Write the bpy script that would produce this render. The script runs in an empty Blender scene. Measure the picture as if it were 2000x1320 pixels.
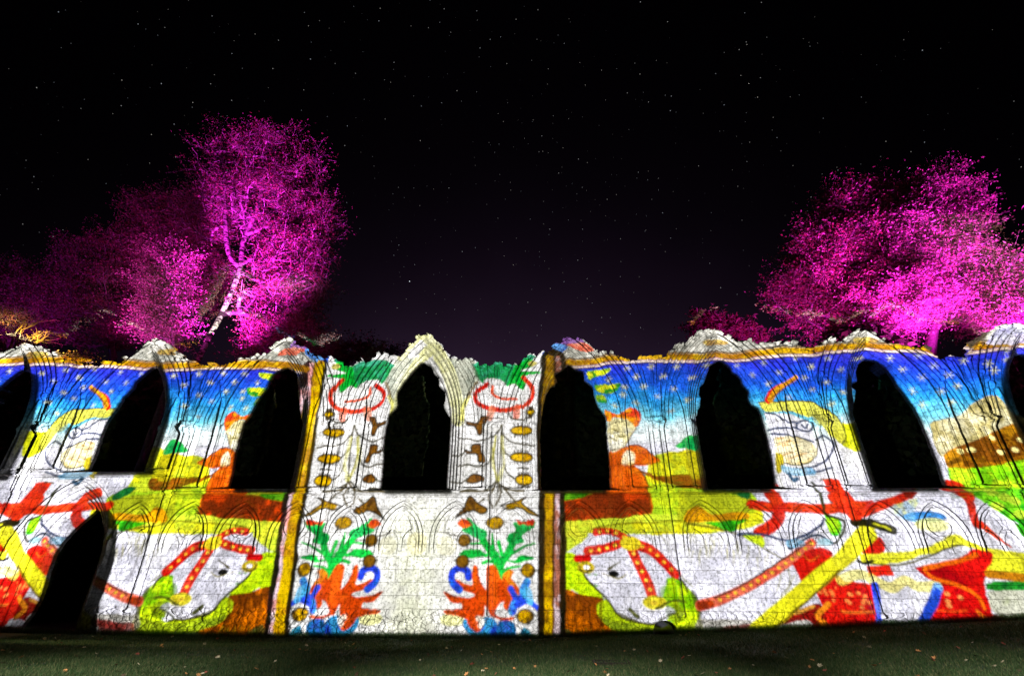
import bpy, math, random
import numpy as np
R_ = math.radians
random.seed(7); rng = np.random.default_rng(7)
sc = bpy.context.scene
COL = sc.collection

# ------------------------------------------------------------------ camera
FPX, PITCH, ROLL, YAW = 925.6, 0.4735, 0.0051, -0.0501
CAM = np.array([4.2916, -16.8, 1.5022])
_F = np.array([math.sin(YAW)*math.cos(PITCH), math.cos(YAW)*math.cos(PITCH), math.sin(PITCH)])
_R = np.cross(_F, [0, 0, 1]); _R /= np.linalg.norm(_R); _U = np.cross(_R, _F)
_R, _U = math.cos(ROLL)*_R + math.sin(ROLL)*_U, -math.sin(ROLL)*_R + math.cos(ROLL)*_U
cam = bpy.data.cameras.new('camera'); camo = bpy.data.objects.new('camera', cam); COL.objects.link(camo)
cam.sensor_width = 36; cam.lens = 36*FPX/2000; cam.clip_end = 2000; cam.clip_start = .1
from mathutils import Matrix, Vector
M = Matrix(((_R[0], _U[0], -_F[0], CAM[0]), (_R[1], _U[1], -_F[1], CAM[1]), (_R[2], _U[2], -_F[2], CAM[2]), (0, 0, 0, 1)))
camo.matrix_world = M
sc.camera = camo

def at(x, y, Y=0.0):
    """pixel of the photo (arrays allowed) -> world point on the vertical plane y=Y"""
    x = np.asarray(x, float); y = np.asarray(y, float)
    d = _F*FPX + _R*(x[..., None]-1000) + _U*(660-y[..., None])
    t = (Y-CAM[1])/d[..., 1]
    return CAM + d*t[..., None]

def xz(pts, Y=0.0):
    a = np.array(pts, float); P = at(a[:, 0], a[:, 1], Y)
    return P[:, [0, 2]]

# ------------------------------------------------------------------ view + world
sc.view_settings.view_transform = 'Standard'; sc.view_settings.look = 'None'
sc.view_settings.exposure = 0.0; sc.view_settings.gamma = 1.0
sc.render.engine = 'CYCLES'
sc.cycles.max_bounces = 4; sc.cycles.diffuse_bounces = 2; sc.cycles.transmission_bounces = 2
sc.cycles.use_denoising = True; sc.cycles.denoiser = 'OPENIMAGEDENOISE'
sc.cycles.sample_clamp_indirect = 2.0

world = bpy.data.worlds.new('World'); sc.world = world; world.use_nodes = True
try: world.cycles.sampling_method = 'NONE'
except Exception: pass

class NT:
    def __init__(s, tree): s.t = tree; s.n = tree.nodes; s.l = tree.links
    def add(s, typ, **kw):
        n = s.n.new(typ)
        ins = kw.pop('ins', {})
        for k, v in kw.items(): setattr(n, k, v)
        for k, v in ins.items():
            if isinstance(v, bpy.types.NodeSocket): s.l.new(v, n.inputs[k])
            else: n.inputs[k].default_value = v
        return n
    def m(s, op, a, b=None, c=None, clamp=False):
        n = s.n.new('ShaderNodeMath'); n.operation = op; n.use_clamp = clamp
        for i, v in enumerate((a, b, c)):
            if v is None: continue
            if isinstance(v, bpy.types.NodeSocket): s.l.new(v, n.inputs[i])
            else: n.inputs[i].default_value = v
        return n.outputs[0]
    def ramp(s, fac, stops, interp='LINEAR'):
        n = s.n.new('ShaderNodeValToRGB'); n.color_ramp.interpolation = interp
        e = n.color_ramp.elements
        while len(e) < len(stops): e.new(.5)
        for i, (p, c) in enumerate(stops): e[i].position = p; e[i].color = (*c, 1) if len(c) == 3 else c
        s.l.new(fac, n.inputs[0]); return n.outputs[0]
    def mix(s, fac, a, b, mode='MIX'):
        n = s.n.new('ShaderNodeMix'); n.data_type = 'RGBA'; n.blend_type = mode
        for i, v in ((0, fac), (6, a), (7, b)):
            if isinstance(v, bpy.types.NodeSocket): s.l.new(v, n.inputs[i])
            else: n.inputs[i].default_value = v if i == 0 else ((*v, 1) if len(v) == 3 else v)
        return n.outputs[2]

w = NT(world.node_tree); w.n.clear()
tc = w.add('ShaderNodeTexCoord')
sep = w.add('ShaderNodeSeparateXYZ', ins={0: tc.outputs['Generated']})
el = w.m('ARCSINE', sep.outputs[2])
glow = w.m('POWER', 2.71828, w.m('MULTIPLY', el, -1/R_(8.0)))
glow = w.m('MINIMUM', w.m('MULTIPLY', glow, .38), .02)
az = w.m('ARCTAN2', sep.outputs[0], sep.outputs[1])
azf = w.m('POWER', 2.71828, w.m('MULTIPLY', w.m('POWER', w.m('ABSOLUTE', w.m('ADD', az, .04)), 2.0), -3.2))
n1 = w.add('ShaderNodeTexNoise', ins={'Vector': tc.outputs['Generated'], 'Scale': 3.0, 'Detail': 3.0})
glow = w.m('MULTIPLY', w.m('MULTIPLY', glow, azf), w.m('ADD', n1.outputs[0], .5))
gc = w.mix(1.0, (1.0, .52, 1.2), w.add('ShaderNodeCombineXYZ', ins={0: glow, 1: glow, 2: glow}).outputs[0], 'MULTIPLY')
gc = w.mix(1.0, gc, (.0002, .0001, .0003), 'ADD')
def stars(scale, r, lo, gain):
    v = w.add('ShaderNodeTexVoronoi', ins={'Vector': tc.outputs['Generated'], 'Scale': scale})
    disc = w.m('LESS_THAN', v.outputs['Distance'], r)
    sx = w.add('ShaderNodeSeparateXYZ', ins={0: v.outputs['Color']})
    b = w.m('MULTIPLY', w.m('POWER', sx.outputs[0], lo), gain)
    tint = w.mix(sx.outputs[1], (.75, .85, 1.0), (1.0, .92, .8))
    b = w.m('MULTIPLY', b, disc)
    b = w.m('MULTIPLY', b, w.m('GREATER_THAN', el, R_(18)))
    return w.mix(1.0, tint, w.add('ShaderNodeCombineXYZ', ins={0: b, 1: b, 2: b}).outputs[0], 'MULTIPLY')
tot = w.mix(1.0, gc, stars(105.0, .060, 3.0, .42), 'ADD')
tot = w.mix(1.0, tot, stars(24.0, .016, 4.0, 2.4), 'ADD')
bg = w.add('ShaderNodeBackground', ins={'Color': tot, 'Strength': 1.0})
w.l.new(bg.outputs[0], w.add('ShaderNodeOutputWorld').inputs[0])

# ------------------------------------------------------------------ noise helpers (numpy)
def vnoise(x, z, s, seed=0):
    """smooth value noise, 0..1"""
    r = np.random.default_rng(seed).random((256, 256))
    u = x*s+57.3; v = z*s+91.7
    i = np.floor(u).astype(int); j = np.floor(v).astype(int); fu = u-i; fv = v-j
    fu = fu*fu*(3-2*fu); fv = fv*fv*(3-2*fv)
    g = lambda a, b: r[a % 256, b % 256]
    return (g(i, j)*(1-fu)+g(i+1, j)*fu)*(1-fv)+(g(i, j+1)*(1-fu)+g(i+1, j+1)*fu)*fv
def fbm(x, z, s, seed=0, o=4):
    t = 0; a = .5; n = 0
    for k in range(o):
        t = t+a*vnoise(x, z, s*2**k, seed+k*13); n += a; a *= .55
    return t/n
def cells(x, z, s, seed=0):
    """voronoi: nearest distance, second distance, cell random"""
    r = np.random.default_rng(seed).random((3, 128, 128))
    u = x*s+31.1; v = z*s+17.9; i = np.floor(u).astype(int); j = np.floor(v).astype(int)
    d1 = np.full(u.shape, 9.); d2 = np.full(u.shape, 9.); id_ = np.zeros(u.shape)
    for a in (-1, 0, 1):
        for b in (-1, 0, 1):
            ii = (i+a) % 128; jj = (j+b) % 128
            d = np.hypot(i+a+r[0][ii, jj]-u, j+b+r[1][ii, jj]-v)
            nw = d < d1
            d2 = np.where(nw, d1, np.minimum(d2, d)); id_ = np.where(nw, r[2][ii, jj], id_); d1 = np.where(nw, d, d1)
    return d1, d2, id_
def inpoly(px, pz, poly):
    c = np.zeros(px.shape, bool); n = len(poly)
    for i in range(n):
        x1, z1 = poly[i]; x2, z2 = poly[(i+1) % n]
        if z1 == z2: continue
        k = (z1 > pz) != (z2 > pz)
        c ^= k & (px < (x2-x1)*(pz-z1)/(z2-z1)+x1)
    return c
def smooth(pts, n=5):
    """Catmull-Rom through open polyline"""
    p = np.array(pts, float)
    if len(p) < 3: return p
    q = np.vstack([2*p[0]-p[1], p, 2*p[-1]-p[-2]]); out = []
    for i in range(1, len(q)-2):
        for t in np.arange(n)/n:
            out.append(.5*((2*q[i])+(-q[i-1]+q[i+1])*t+(2*q[i-1]-5*q[i]+4*q[i+1]-q[i+2])*t*t+(-q[i-1]+3*q[i]-3*q[i+1]+q[i+2])*t**3))
    out.append(p[-1]); return np.array(out)
def lin(c):
    c = np.array(c, float)/255
    return np.where(c <= .04045, c/12.92, ((c+.055)/1.055)**2.4)

# ------------------------------------------------------------------ traced outlines (photo pixels)
DEP = .56
OPEN = [
 [(-150,935),(0,935),(13,906),(27,888),(40,864),(44,840),(52,827),(57,784),(62,753),(60,728),(40,722),(16,735),(0,748),(-40,790),(-90,850)],
 [(172,925),(180,901),(188,880),(196,853),(207,827),(220,806),(236,790),(239,776),(255,768),(263,747),(281,731),(292,721),(303,715),(313,734),(318,753),(322,779),(318,806),(316,827),(309,845),(308,872),(297,906),(287,925)],
 [(444,958),(454,920),(459,885),(470,845),(475,827),(486,814),(499,795),(507,776),(520,763),(525,747),(533,731),(547,723),(560,718),(573,723),(580,731),(581,747),(581,784),(586,806),(590,827),(586,859),(580,906),(570,958)],
 [(742,961),(749,907),(750,846),(756,831),(760,810),(777,795),(776,776),(777,759),(794,742),(804,727),(811,713),(823,707),(841,715),(848,730),(856,737),(857,754),(869,764),(869,776),(865,795),(880,819),(879,834),(876,870),(874,907),(871,961)],
 [(1058,961),(1054,858),(1058,815),(1062,793),(1067,771),(1075,757),(1089,749),(1085,730),(1095,725),(1103,719),(1111,711),(1122,722),(1138,725),(1141,744),(1157,755),(1160,776),(1168,795),(1183,815),(1185,858),(1189,899),(1191,961)],
 [(1382,959),(1373,907),(1365,858),(1360,817),(1365,798),(1375,787),(1365,771),(1367,757),(1375,749),(1382,730),(1386,714),(1403,704),(1422,708),(1430,727),(1444,735),(1449,749),(1463,765),(1460,787),(1482,798),(1490,817),(1498,853),(1509,899),(1516,959)],
 [(1719,957),(1700,914),(1681,865),(1667,805),(1673,762),(1663,754),(1665,747),(1675,745),(1673,729),(1675,713),(1689,702),(1711,705),(1730,718),(1744,737),(1752,751),(1768,773),(1787,797),(1801,825),(1817,865),(1834,906),(1849,955)],
 [(2040,957),(2015,890),(2000,846),(1989,816),(1978,789),(1969,751),(1970,729),(1977,696),(2000,690),(2030,700),(2060,730),(2100,780),(2130,840),(2160,957)],
]
DOOR = [(30,1262),(40,1226),(61,1200),(77,1171),(87,1141),(95,1112),(106,1083),(122,1059),(146,1033),(170,1012),(196,990),(207,1001),(216,1038),(213,1067),(207,1096),(198,1123),(188,1152),(178,1179),(172,1205),(170,1262)]
TOP = [(-60,700),(0,690),(30,680),(52,672),(75,674),(100,688),(125,705),(160,712),(185,716),(205,708),(225,711),(245,700),(270,684),(285,672),(302,663),(320,670),(340,686),(350,702),(380,708),(400,712),(430,714),(450,709),(465,705),(490,703),(515,690),(540,672),(557,659),(575,667),(600,683),(610,695),(630,703),(650,701),(668,712),(685,712),(700,704),(715,705),(735,695),(748,688),(765,697),(785,692),(800,675),(812,660),(830,651),(848,655),(865,680),(880,698),(900,699),(920,705),(945,712),(965,707),(985,714),(1005,716),(1020,703),(1035,695),(1050,698),(1065,685),(1085,672),(1111,653),(1130,662),(1150,672),(1171,689),(1204,692),(1220,704),(1245,701),(1285,697),(1305,694),(1309,681),(1340,670),(1354,656),(1375,645),(1403,646),(1430,662),(1449,667),(1474,664),(1495,675),(1509,670),(1525,665),(1536,666),(1564,673),(1577,678),(1599,681),(1615,663),(1634,663),(1643,670),(1656,656),(1681,643),(1703,649),(1733,669),(1749,674),(1787,679),(1804,680),(1825,694),(1842,702),(1858,692),(1891,696),(1902,685),(1926,672),(1935,650),(1962,636),(1992,633),(2030,650),(2060,665),(2120,672)]
XW = [-17.0, -11.42, -5.78, -.10, 5.72, 11.46, 17.1, 22.8]
XP = [-19.9, -14.33, -8.68, -2.94, 2.82, 8.64, 14.44, 19.95, 25.6]
ZS = 6.66
GXP = np.array([-60, -12.75, -9.69, -6.86, -3.6, 4.27, 8.09, 9.6, 12.59, 14.83, 18.51, 24, 60]); GZP = np.array([.03, .0, -.02, -.05, -.06, 0, .17, .19, .30, .42, .6, .75, .9])
def ground(x, y):
    x = np.asarray(x, float); y = np.asarray(y, float)
    k = np.clip((y+13)/13, 0, 1); k = k*k*(3-2*k)
    g = np.interp(x, GXP, GZP)*k
    return g+.05*(fbm(x, y, .35, 5, 3)-.5)*np.clip(-y*1.0, 0, 1)
OPW = [xz(p, DEP) for p in OPEN]; DOW = xz(DOOR, DEP)
TOPW = xz(TOP); _o = np.argsort(TOPW[:, 0]); TOPW = TOPW[_o]

def parch(u, z, a, spring, apex, base=None):
    """signed distance (approx) to a pointed-arch opening, negative inside"""
    h = apex-spring; e = (h*h-a*a)/(2*a); r = a+e
    up = np.hypot(np.abs(u)+e, z-spring)-r
    d = np.where(z < spring, np.abs(u)-a, up)
    if base is not None: d = np.maximum(d, base-z)
    return d
def opening(k, x, z):
    """the ragged clear opening of window k on the plane y=DEP: traced outline, held close to its pointed arch"""
    c = .5*(OPW[k][:, 0].min()+OPW[k][:, 0].max()) if 0 < k < 7 else XW[k]-.02
    d = parch(x-XC[k], z, 1.17, ZS, 9.36)
    sill = OPW[k][:, 1].min()
    return ((inpoly(x, z, OPW[k]) & (d < .06)) | (d < -.15)) & (z > sill+.01)
XC = [-17.1, -11.5, -5.84, -.13, 5.72, 11.47, 17.24, 22.9]
# ------------------------------------------------------------------ the projected picture, drawn in wall metres
CX0, CX1, CZ0, CZ1, RES = -19.0, 25.0, -.6, 14.6, 54
CW, CH = int((CX1-CX0)*RES), int((CZ1-CZ0)*RES)
gx, gz = np.meshgrid(CX0+(np.arange(CW)+.5)/RES, CZ0+(np.arange(CH)+.5)/RES)
N1 = fbm(gx, gz, 1.3, 3, 4); N2 = fbm(gx, gz, 5.0, 33, 3); N3 = vnoise(gx, gz, 22, 55)
NW = np.clip((N1-.5)*2.2+(N2-.5)*1.8+.5, 0, 1)
WX = (fbm(gx, gz, 3.0, 71, 3)-.5)*.10; WZ = (fbm(gx, gz, 3.0, 91, 3)-.5)*.10
PIC = np.zeros((CH, CW, 3))
CR = {'A': (1040, 640, 3.667), 'B': (1040, 940, 4.124), 'C': (1340, 640, 3.667), 'D': (1340, 940, 4.125), 'E': (1640, 620, 3.667), 'F': (1640, 940, 3.882), 'G': (800, 640, 4.125), 'H': (800, 940, 4.125), 'P': (0, 0, 1.0)}
def wp(c, pts):
    ox, oy, s = CR[c]; a = np.array(pts, float)
    return xz(np.stack([ox+a[:, 0]/s, oy+a[:, 1]/s], 1))
def win(P, pad):
    i0 = max(0, int((P[:, 0].min()-pad-CX0)*RES)); i1 = min(CW, int((P[:, 0].max()+pad-CX0)*RES)+2)
    j0 = max(0, int((P[:, 1].min()-pad-CZ0)*RES)); j1 = min(CH, int((P[:, 1].max()+pad-CZ0)*RES)+2)
    return slice(j0, j1), slice(i0, i1)
def put(s, mask, c1, c2, alpha=1.0, tex=1.0):
    k = np.clip((NW[s]-.5)*tex*1.7+.5, 0, 1)[..., None]
    c = lin(c1)*(1-k)+lin(c2)*k
    m = (mask*alpha)[..., None]
    PIC[s] = PIC[s]*(1-m)+c*m
def poly(c, pts, c1, c2=None, alpha=1.0, sm=True, wob=1.0):
    P = wp(c, pts)
    if sm: P = smooth(np.vstack([P, P[:1]]), 4)
    s = win(P, .12)
    if s[0].stop <= s[0].start or s[1].stop <= s[1].start: return
    put(s, inpoly(gx[s]+WX[s]*wob, gz[s]+WZ[s]*wob, P).astype(float), c1, c2 or c1, alpha)
def stroke(c, pts, width, c1, c2=None, alpha=1.0, w2=None, sm=True, wob=1.0, dots=None):
    """width in the crop's own units"""
    P = wp(c, pts)
    if sm: P = smooth(P, 5)
    sc_ = CR[c][2]; r0 = width/sc_/100.; r1 = (w2 if w2 is not None else width)/sc_/100.
    s = win(P, max(r0, r1)+.15)
    if s[0].stop <= s[0].start or s[1].stop <= s[1].start: return
    X = gx[s]+WX[s]*wob*.6; Z = gz[s]+WZ[s]*wob*.6; best = np.full(X.shape, -9.)
    n = len(P)-1
    for i in range(n):
        a, b = P[i], P[i+1]; ab = b-a; L = ab@ab+1e-9
        t = np.clip(((X-a[0])*ab[0]+(Z-a[1])*ab[1])/L, 0, 1)
        d = np.hypot(X-a[0]-t*ab[0], Z-a[1]-t*ab[1])
        best = np.maximum(best, (r0+(r1-r0)*(i+t)/n)-d)
    put(s, np.clip(best*RES+.5, 0, 1), c1, c2 or c1, alpha)
    if dots:
        seg = np.r_[0, np.cumsum(np.hypot(*np.diff(P, axis=0).T))]
        for q in np.arange(.12, seg[-1], .27):
            ox, oz = np.interp(q, seg, P[:, 0]), np.interp(q, seg, P[:, 1])
            disc_w(ox, oz, .06, .05, dots)
def disc_w(x, z, rx, rz, c1, c2=None, alpha=1.0):
    P = np.array([[x-rx, z-rz], [x+rx, z+rz]]); s = win(P, .08)
    if s[0].stop <= s[0].start or s[1].stop <= s[1].start: return
    d = 1-np.hypot((gx[s]-x+WX[s]*.3)/rx, (gz[s]-z+WZ[s]*.3)/rz)
    put(s, np.clip(d*min(rx, rz)*RES+.5, 0, 1), c1, c2 or c1, alpha)
def oval(c, x, y, rx, ry, c1, c2=None, alpha=1.0):
    P = wp(c, [(x, y)])[0]; k = CR[c][2]*50
    disc_w(P[0], P[1], rx/k, ry/k, c1, c2, alpha)
WHT, WHT2 = (234, 234, 252), (194, 194, 212)
INK, OLV, NAVY, GOLD, GOLD2 = (28, 26, 14), (96, 92, 30), (26, 50, 96), (214, 176, 22), (156, 112, 14)
RED, RED2, LIME, LIME2, YEL, YEL2 = (214, 34, 26), (170, 16, 22), (206, 232, 40), (160, 200, 30), (232, 226, 60), (206, 200, 50)
def star(c, x, y, r=26):
    for a in (0, 62, 121):
        a = R_(a+random.uniform(-12, 12)); dx, dy = math.cos(a)*r, math.sin(a)*r*.8
        stroke(c, [(x-dx, y-dy), (x+dx, y+dy)], 9, (214, 212, 160), (160, 166, 166), sm=False, wob=.4, alpha=.62)

def right_panel():
    s = (slice(0, CH), slice(int((4.4-CX0)*RES), CW))
    put(s, np.ones(gx[s].shape), WHT, WHT2)
    # sky wash
    zz = gz[s]+(N1[s]-.5)*.9; k = [5.7, 6.3, 6.8, 7.4, 8.1, 8.9, 9.6]
    cols = np.array([lin(c) for c in [(236, 240, 246), (214, 232, 242), (120, 200, 226), (52, 150, 214), (34, 92, 214), (44, 58, 206), (74, 62, 196)]])
    sky = np.stack([np.interp(zz, k, cols[:, i]) for i in range(3)], -1)
    sky *= (.72+.5*N2[s])[..., None]
    m = np.clip((gz[s]-5.75)*3, 0, 1)[..., None]; PIC[s] = PIC[s]*(1-m)+sky*m
    # far right: pale stone, hill, fields
    poly('E', [(610,770),(740,730),(860,700),(980,600),(1120,560),(1260,690),(1500,760),(1500,1000),(1000,960),(700,1010)], (214,208,176), (160,150,104))
    poly('E', [(720,1000),(830,930),(1000,870),(1240,760),(1420,800),(1420,1080),(1000,1090),(760,1090)], (196,140,34), (106,62,14))
    for q in ((860,960),(940,950),(1100,860),(1160,960),(1250,950),(1290,880)): oval('E', q[0], q[1], 22, 16, (236,222,150))
    stroke('E', [(760,1060),(900,1010),(1100,1050),(1320,1000)], 26, (80,50,14), (150,100,20), .8)
    poly('E', [(735,1085),(1000,1075),(1420,1040),(1420,1420),(1050,1330),(900,1230),(770,1180)], (196,226,52), (120,190,30))
    poly('F', [(1000,90),(1120,70),(1500,60),(1500,350),(1398,330),(1280,280),(1150,190)], (40,160,36), (120,200,40))
    for q in ((1200,190),(1330,150),(1250,120),(1370,250),(1150,80)): oval('F', q[0], q[1], 40, 26, (190,214,70), alpha=.8)
    poly('F', [(1330,320),(1500,330),(1500,480),(1380,400)], (60,170,40), (150,200,50))
    # middle fields
    poly('P', [(1268,892),(1300,884),(1345,880),(1400,868),(1440,960),(1468,968),(1462,1034),(1090,1036),(1090,960),(1240,950)], (228,224,44), (182,196,52))
    poly('A', [(730,1005),(820,1040),(930,1062),(1260,1056),(1260,1150),(1100,1150),(960,1110),(850,1080)], (150,88,18), (104,62,16))
    poly('A', [(820,1110),(1000,1130),(1260,1160),(1560,1180),(1560,1340),(840,1340)], (206,224,48), (150,184,40))
    poly('A', [(1090,860),(1190,870),(1230,1060),(1110,1060)], (170,160,30), (120,120,26), .8)
    poly('A', [(530,900),(640,862),(740,838),(800,868),(880,920),(925,960),(800,985),(725,985),(765,1015),(820,1110),(850,1330),(540,1330),(520,1000)], (228,122,30), (196,84,18))
    poly('A', [(680,868),(722,900),(720,978),(636,982),(650,905)], (238,228,206), (222,190,120))
    stroke('A', [(560,1000),(620,980),(720,990)], 14, (150,66,14), alpha=.7)
    poly('A', [(520,700),(600,650),(690,668),(738,720),(700,790),(650,856),(540,892)], (240,238,226), (214,206,160))
    for a in ([(560,735),(610,745)], [(610,775),(660,780)], [(540,800),(600,812)]): stroke('A', a, 10, (120,110,40), sm=False)
    poly('A', [(505,600),(600,622),(650,600),(705,576),(765,606),(775,662),(735,712),(700,680),(640,648),(580,652),(530,690),(505,650)], (214,62,36), (226,150,30))
    poly('A', [(1010,850),(1060,820),(1105,778),(1150,776),(1195,840),(1195,884),(1110,872),(1050,868)], (24,160,84), (70,190,90))
    for P_ in ([(375,330),(460,308),(555,288),(540,322),(440,372),(385,394)], [(430,430),(520,408),(625,400),(600,452),(500,484),(445,470)], [(430,505),(500,495),(525,550),(450,552)]):
        poly('A', P_, (40,150,50), (200,214,40))
    for q in ((400,350),(470,330),(520,430),(480,460),(570,420)): oval('A', q[0], q[1], 26, 18, (214,220,50))
    # stars
    for x, y in ((680,290),(850,280),(1035,280),(1230,290),(745,350),(940,345),(1140,360),(545,370),(800,420),(900,490),(650,480),(1010,440),(740,540),(590,560),(1110,520),(990,600),(660,425)): star('A', x, y)
    for x, y in ((350,285),(470,345),(560,255),(670,320),(900,280),(785,215),(1020,220),(1110,300),(1210,240),(850,360),(910,440),(1010,390),(1130,460),(590,400),(735,500),(1040,550)): star('C', x, y)
    for x, y in ((570,270),(350,300),(680,345),(440,380),(590,430),(790,410),(890,310),(1070,330),(1190,240),(730,530),(850,490),(570,640),(500,540),(800,610),(1200,300),(1110,380)): star('E', x, y, 36)
    # horse ground colours
    poly('B', [(210,320),(700,300),(950,262),(1402,300),(1402,372),(1180,322),(900,332),(600,352),(470,400),(430,470),(230,560)], (226,228,70), (190,208,60))
    poly('B', [(225,150),(400,108),(700,92),(952,100),(950,250),(850,282),(700,300),(450,312),(225,326)], (206,70,20), (112,40,10), sm=False)
    poly('B', [(225,80),(450,88),(380,130),(225,150)], (110,176,34), (60,130,20))
    poly('D', [(-60,60),(500,120),(512,312),(250,316),(0,340),(-60,330)], (206,214,46), (160,170,40), sm=False)
    poly('D', [(20,230),(120,200),(200,260),(470,250),(480,318),(250,316),(0,330)], (232,150,20), (170,100,14), .8)
    poly('D', [(140,335),(300,318),(490,312),(420,350),(390,408),(250,372)], (70,190,30), (30,120,20))
    poly('D', [(300,40),(370,20),(500,80),(505,140),(380,90)], (40,140,60), (20,100,50))
    poly('B', [(225,560),(350,590),(385,700),(430,760),(570,940),(500,935),(400,905),(320,872),(225,866)], LIME, (180,210,30))
    for i in range(26): oval('B', random.uniform(250,520), random.uniform(600,880), 12, 7, (90,150,20), alpha=.6)
    poly('B', [(512,990),(600,950),(690,1070),(850,1132),(1060,1165),(1150,1110),(1335,1090),(1340,1260),(850,1260),(690,1220),(560,1140),(520,1080)], LIME, (170,196,34))
    poly('B', [(540,1105),(700,1120),(1060,1180),(1335,1130),(1340,1260),(850,1260),(690,1220)], (150,170,40), (104,124,30), .85)
    poly('B', [(1075,780),(1160,765),(1240,850),(1290,900),(1335,980),(1335,1130),(1180,1140),(1080,1110),(1160,1050),(1100,1010),(1040,1020),(1060,900)], LIME, (120,180,20))
    poly('B', [(225,862),(330,880),(440,918),(570,945),(512,1010),(540,1100),(620,1172),(800,1270),(225,1270)], (206,112,18), (120,60,10))
    for x in (290, 350, 420, 470, 560): stroke('B', [(x,900+x*.1),(x-10,1060),(x+20,1250)], 18, (96,46,8), alpha=.6)
    poly('B', [(225,1170),(300,1190),(380,1270),(225,1270)], (30,80,40), (20,50,20), .8)
    # horse : outline and mane
    stroke('B', [(385,690),(430,770),(500,850),(620,970),(700,1080),(850,1130),(1060,1160)], 14, (70,74,20))
    stroke('B', [(480,390),(600,352),(900,334),(1180,322),(1402,372)], 9, (120,110,20))
    stroke('D', [(0,345),(200,372),(420,430),(620,535),(780,625)], 10, OLV)
    for i in range(46):
        x = random.uniform(760, 1400); y = random.uniform(350, 520)
        stroke('B', [(x,y),(x+random.uniform(10,60),y+random.uniform(40,90)),(x+random.uniform(40,100),y+random.uniform(90,170))], 6, (130,128,60), alpha=.45, w2=2)
    for i in range(34):
        x = random.uniform(20, 700); y = 420+max(0, x-300)*.35+random.uniform(0, 150)
        stroke('D', [(x,y),(x+random.uniform(-10,10),y+random.uniform(50,130))], 12, (176,172,90), alpha=.4, w2=3)
    for P_ in ([(730,660),(760,760),(730,880)], [(820,700),(840,800),(760,930)], [(880,760),(800,900)]): stroke('D', P_, 10, (140,136,60), alpha=.6)
    stroke('B', [(1150,770),(1210,810),(1245,885)], 14, (70,70,24)); stroke('B', [(1290,900),(1330,1000),(1350,1120),(1330,1220)], 34, (60,56,26), alpha=.75)
    stroke('B', [(1200,770),(1290,850)], 12, (120,120,60), alpha=.7)
    oval('B', 1150, 1060, 60, 50, (70,90,20), alpha=.6); oval('B', 1070, 920, 30, 60, (110,160,30), alpha=.6)
    # bridle
    stroke('B', [(510,412),(620,398),(740,452),(790,480)], 46, (208,60,44), (196,30,24), dots=(232,196,70))
    stroke('B', [(440,562),(580,540),(720,492)], 56, (214,64,48), (200,34,26), dots=(232,196,70))
    stroke('B', [(850,512),(960,560),(1060,650),(1150,740)], 66, (214,56,40), (190,20,20), dots=(232,176,60))
    stroke('B', [(800,550),(860,680),(920,800),(970,930)], 64, (218,70,54), (204,40,32), dots=(236,200,80))
    stroke('B', [(360,625),(450,618)], 46, (196,20,26), sm=False)
    oval('B', 785, 500, 68, 44, (222,206,50), (190,170,40)); oval('B', 430, 692, 58, 36, (222,214,60), (180,160,40)); oval('B', 985, 975, 76, 40, (230,222,70), (190,176,40))
    stroke('B', [(372,680),(385,715),(430,728),(480,712)], 10, (80,76,20)); oval('B', 435, 690, 20, 13, WHT); oval('B', 980, 975, 24, 14, (206,180,60))
    stroke('B', [(1000,1022),(1040,1010),(1100,970),(1170,960),(1230,965)], 15, (76,80,24))
    poly('B', [(612,728),(650,735),(700,738),(672,765),(640,752)], (20,16,20)); oval('B', 655, 742, 34, 20, (16,14,18)); stroke('B', [(640,765),(690,775),(740,760)], 7, (90,86,40)); stroke('B', [(615,706),(660,676),(715,640)], 17, (86,80,30), w2=5)
    stroke('B', [(560,735),(620,760),(700,780),(760,740)], 6, (170,160,90), alpha=.7)
    stroke('B', [(782,1030),(820,1060),(850,1085)], 26, (90,94,50)); stroke('B', [(1000,1150),(1060,1100),(1150,1060),(1180,1090)], 9, (70,74,30)); stroke('B', [(690,1060),(860,1128),(1000,1150)], 8, OLV)
    # rein
    stroke('D', [(110,1000),(300,940),(520,832),(740,700),(880,605),(1010,500)], 58, (228,116,92), (206,80,66), dots=(236,190,70))
    stroke('D', [(230,935),(420,850),(640,715),(830,600),(1000,485)], 8, INK)
    stroke('D', [(110,1000),(200,985)], 44, (176,60,20), (120,40,16), sm=False)
    # red trappings
    poly('D', [(860,660),(960,572),(1080,540),(1180,590),(1110,690),(950,806),(900,740)], RED, RED2)
    stroke('D', [(950,600),(1000,640),(1070,600)], 10, (230,120,40), alpha=.7)
    poly('D', [(1040,885),(1190,740),(1300,820),(1400,810),(1500,870),(1500,1190),(1250,1190),(1050,1120),(1095,1010),(1060,925)], RED, (176,18,24))
    poly('D', [(740,1140),(900,1040),(1080,980),(1110,1170),(800,1190)], (150,26,22), (96,16,16))
    poly('D', [(700,1190),(800,1150),(960,1110),(1040,1180),(1000,1240),(700,1240)], (206,204,206), (150,146,140))
    poly('D', [(100,1110),(500,1110),(600,1150),(540,1230),(100,1230)], (170,166,150), (110,106,80), .7)
    stroke('D', [(220,1225),(380,1190),(560,1170)], 40, (150,40,34), (110,30,20), alpha=.8)
    for i in range(20): oval('D', random.uniform(1080,1480), random.uniform(850,960), 12, 10, (236,130,70))
    stroke('D', [(1150,985),(1060,1080),(1130,1160)], 30, (226,140,40)); stroke('D', [(880,1060),(1030,1000)], 18, (230,180,80), alpha=.7)
    poly('F', [(-20,780),(100,756),(200,786),(256,800),(290,1130),(-20,1140)], RED, (170,18,24))
    for i in range(10): oval('F', random.uniform(20,240), random.uniform(840,960), 13, 10, (236,140,80))
    stroke('F', [(20,985),(120,990),(250,985)], 14, (230,120,50))
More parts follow.
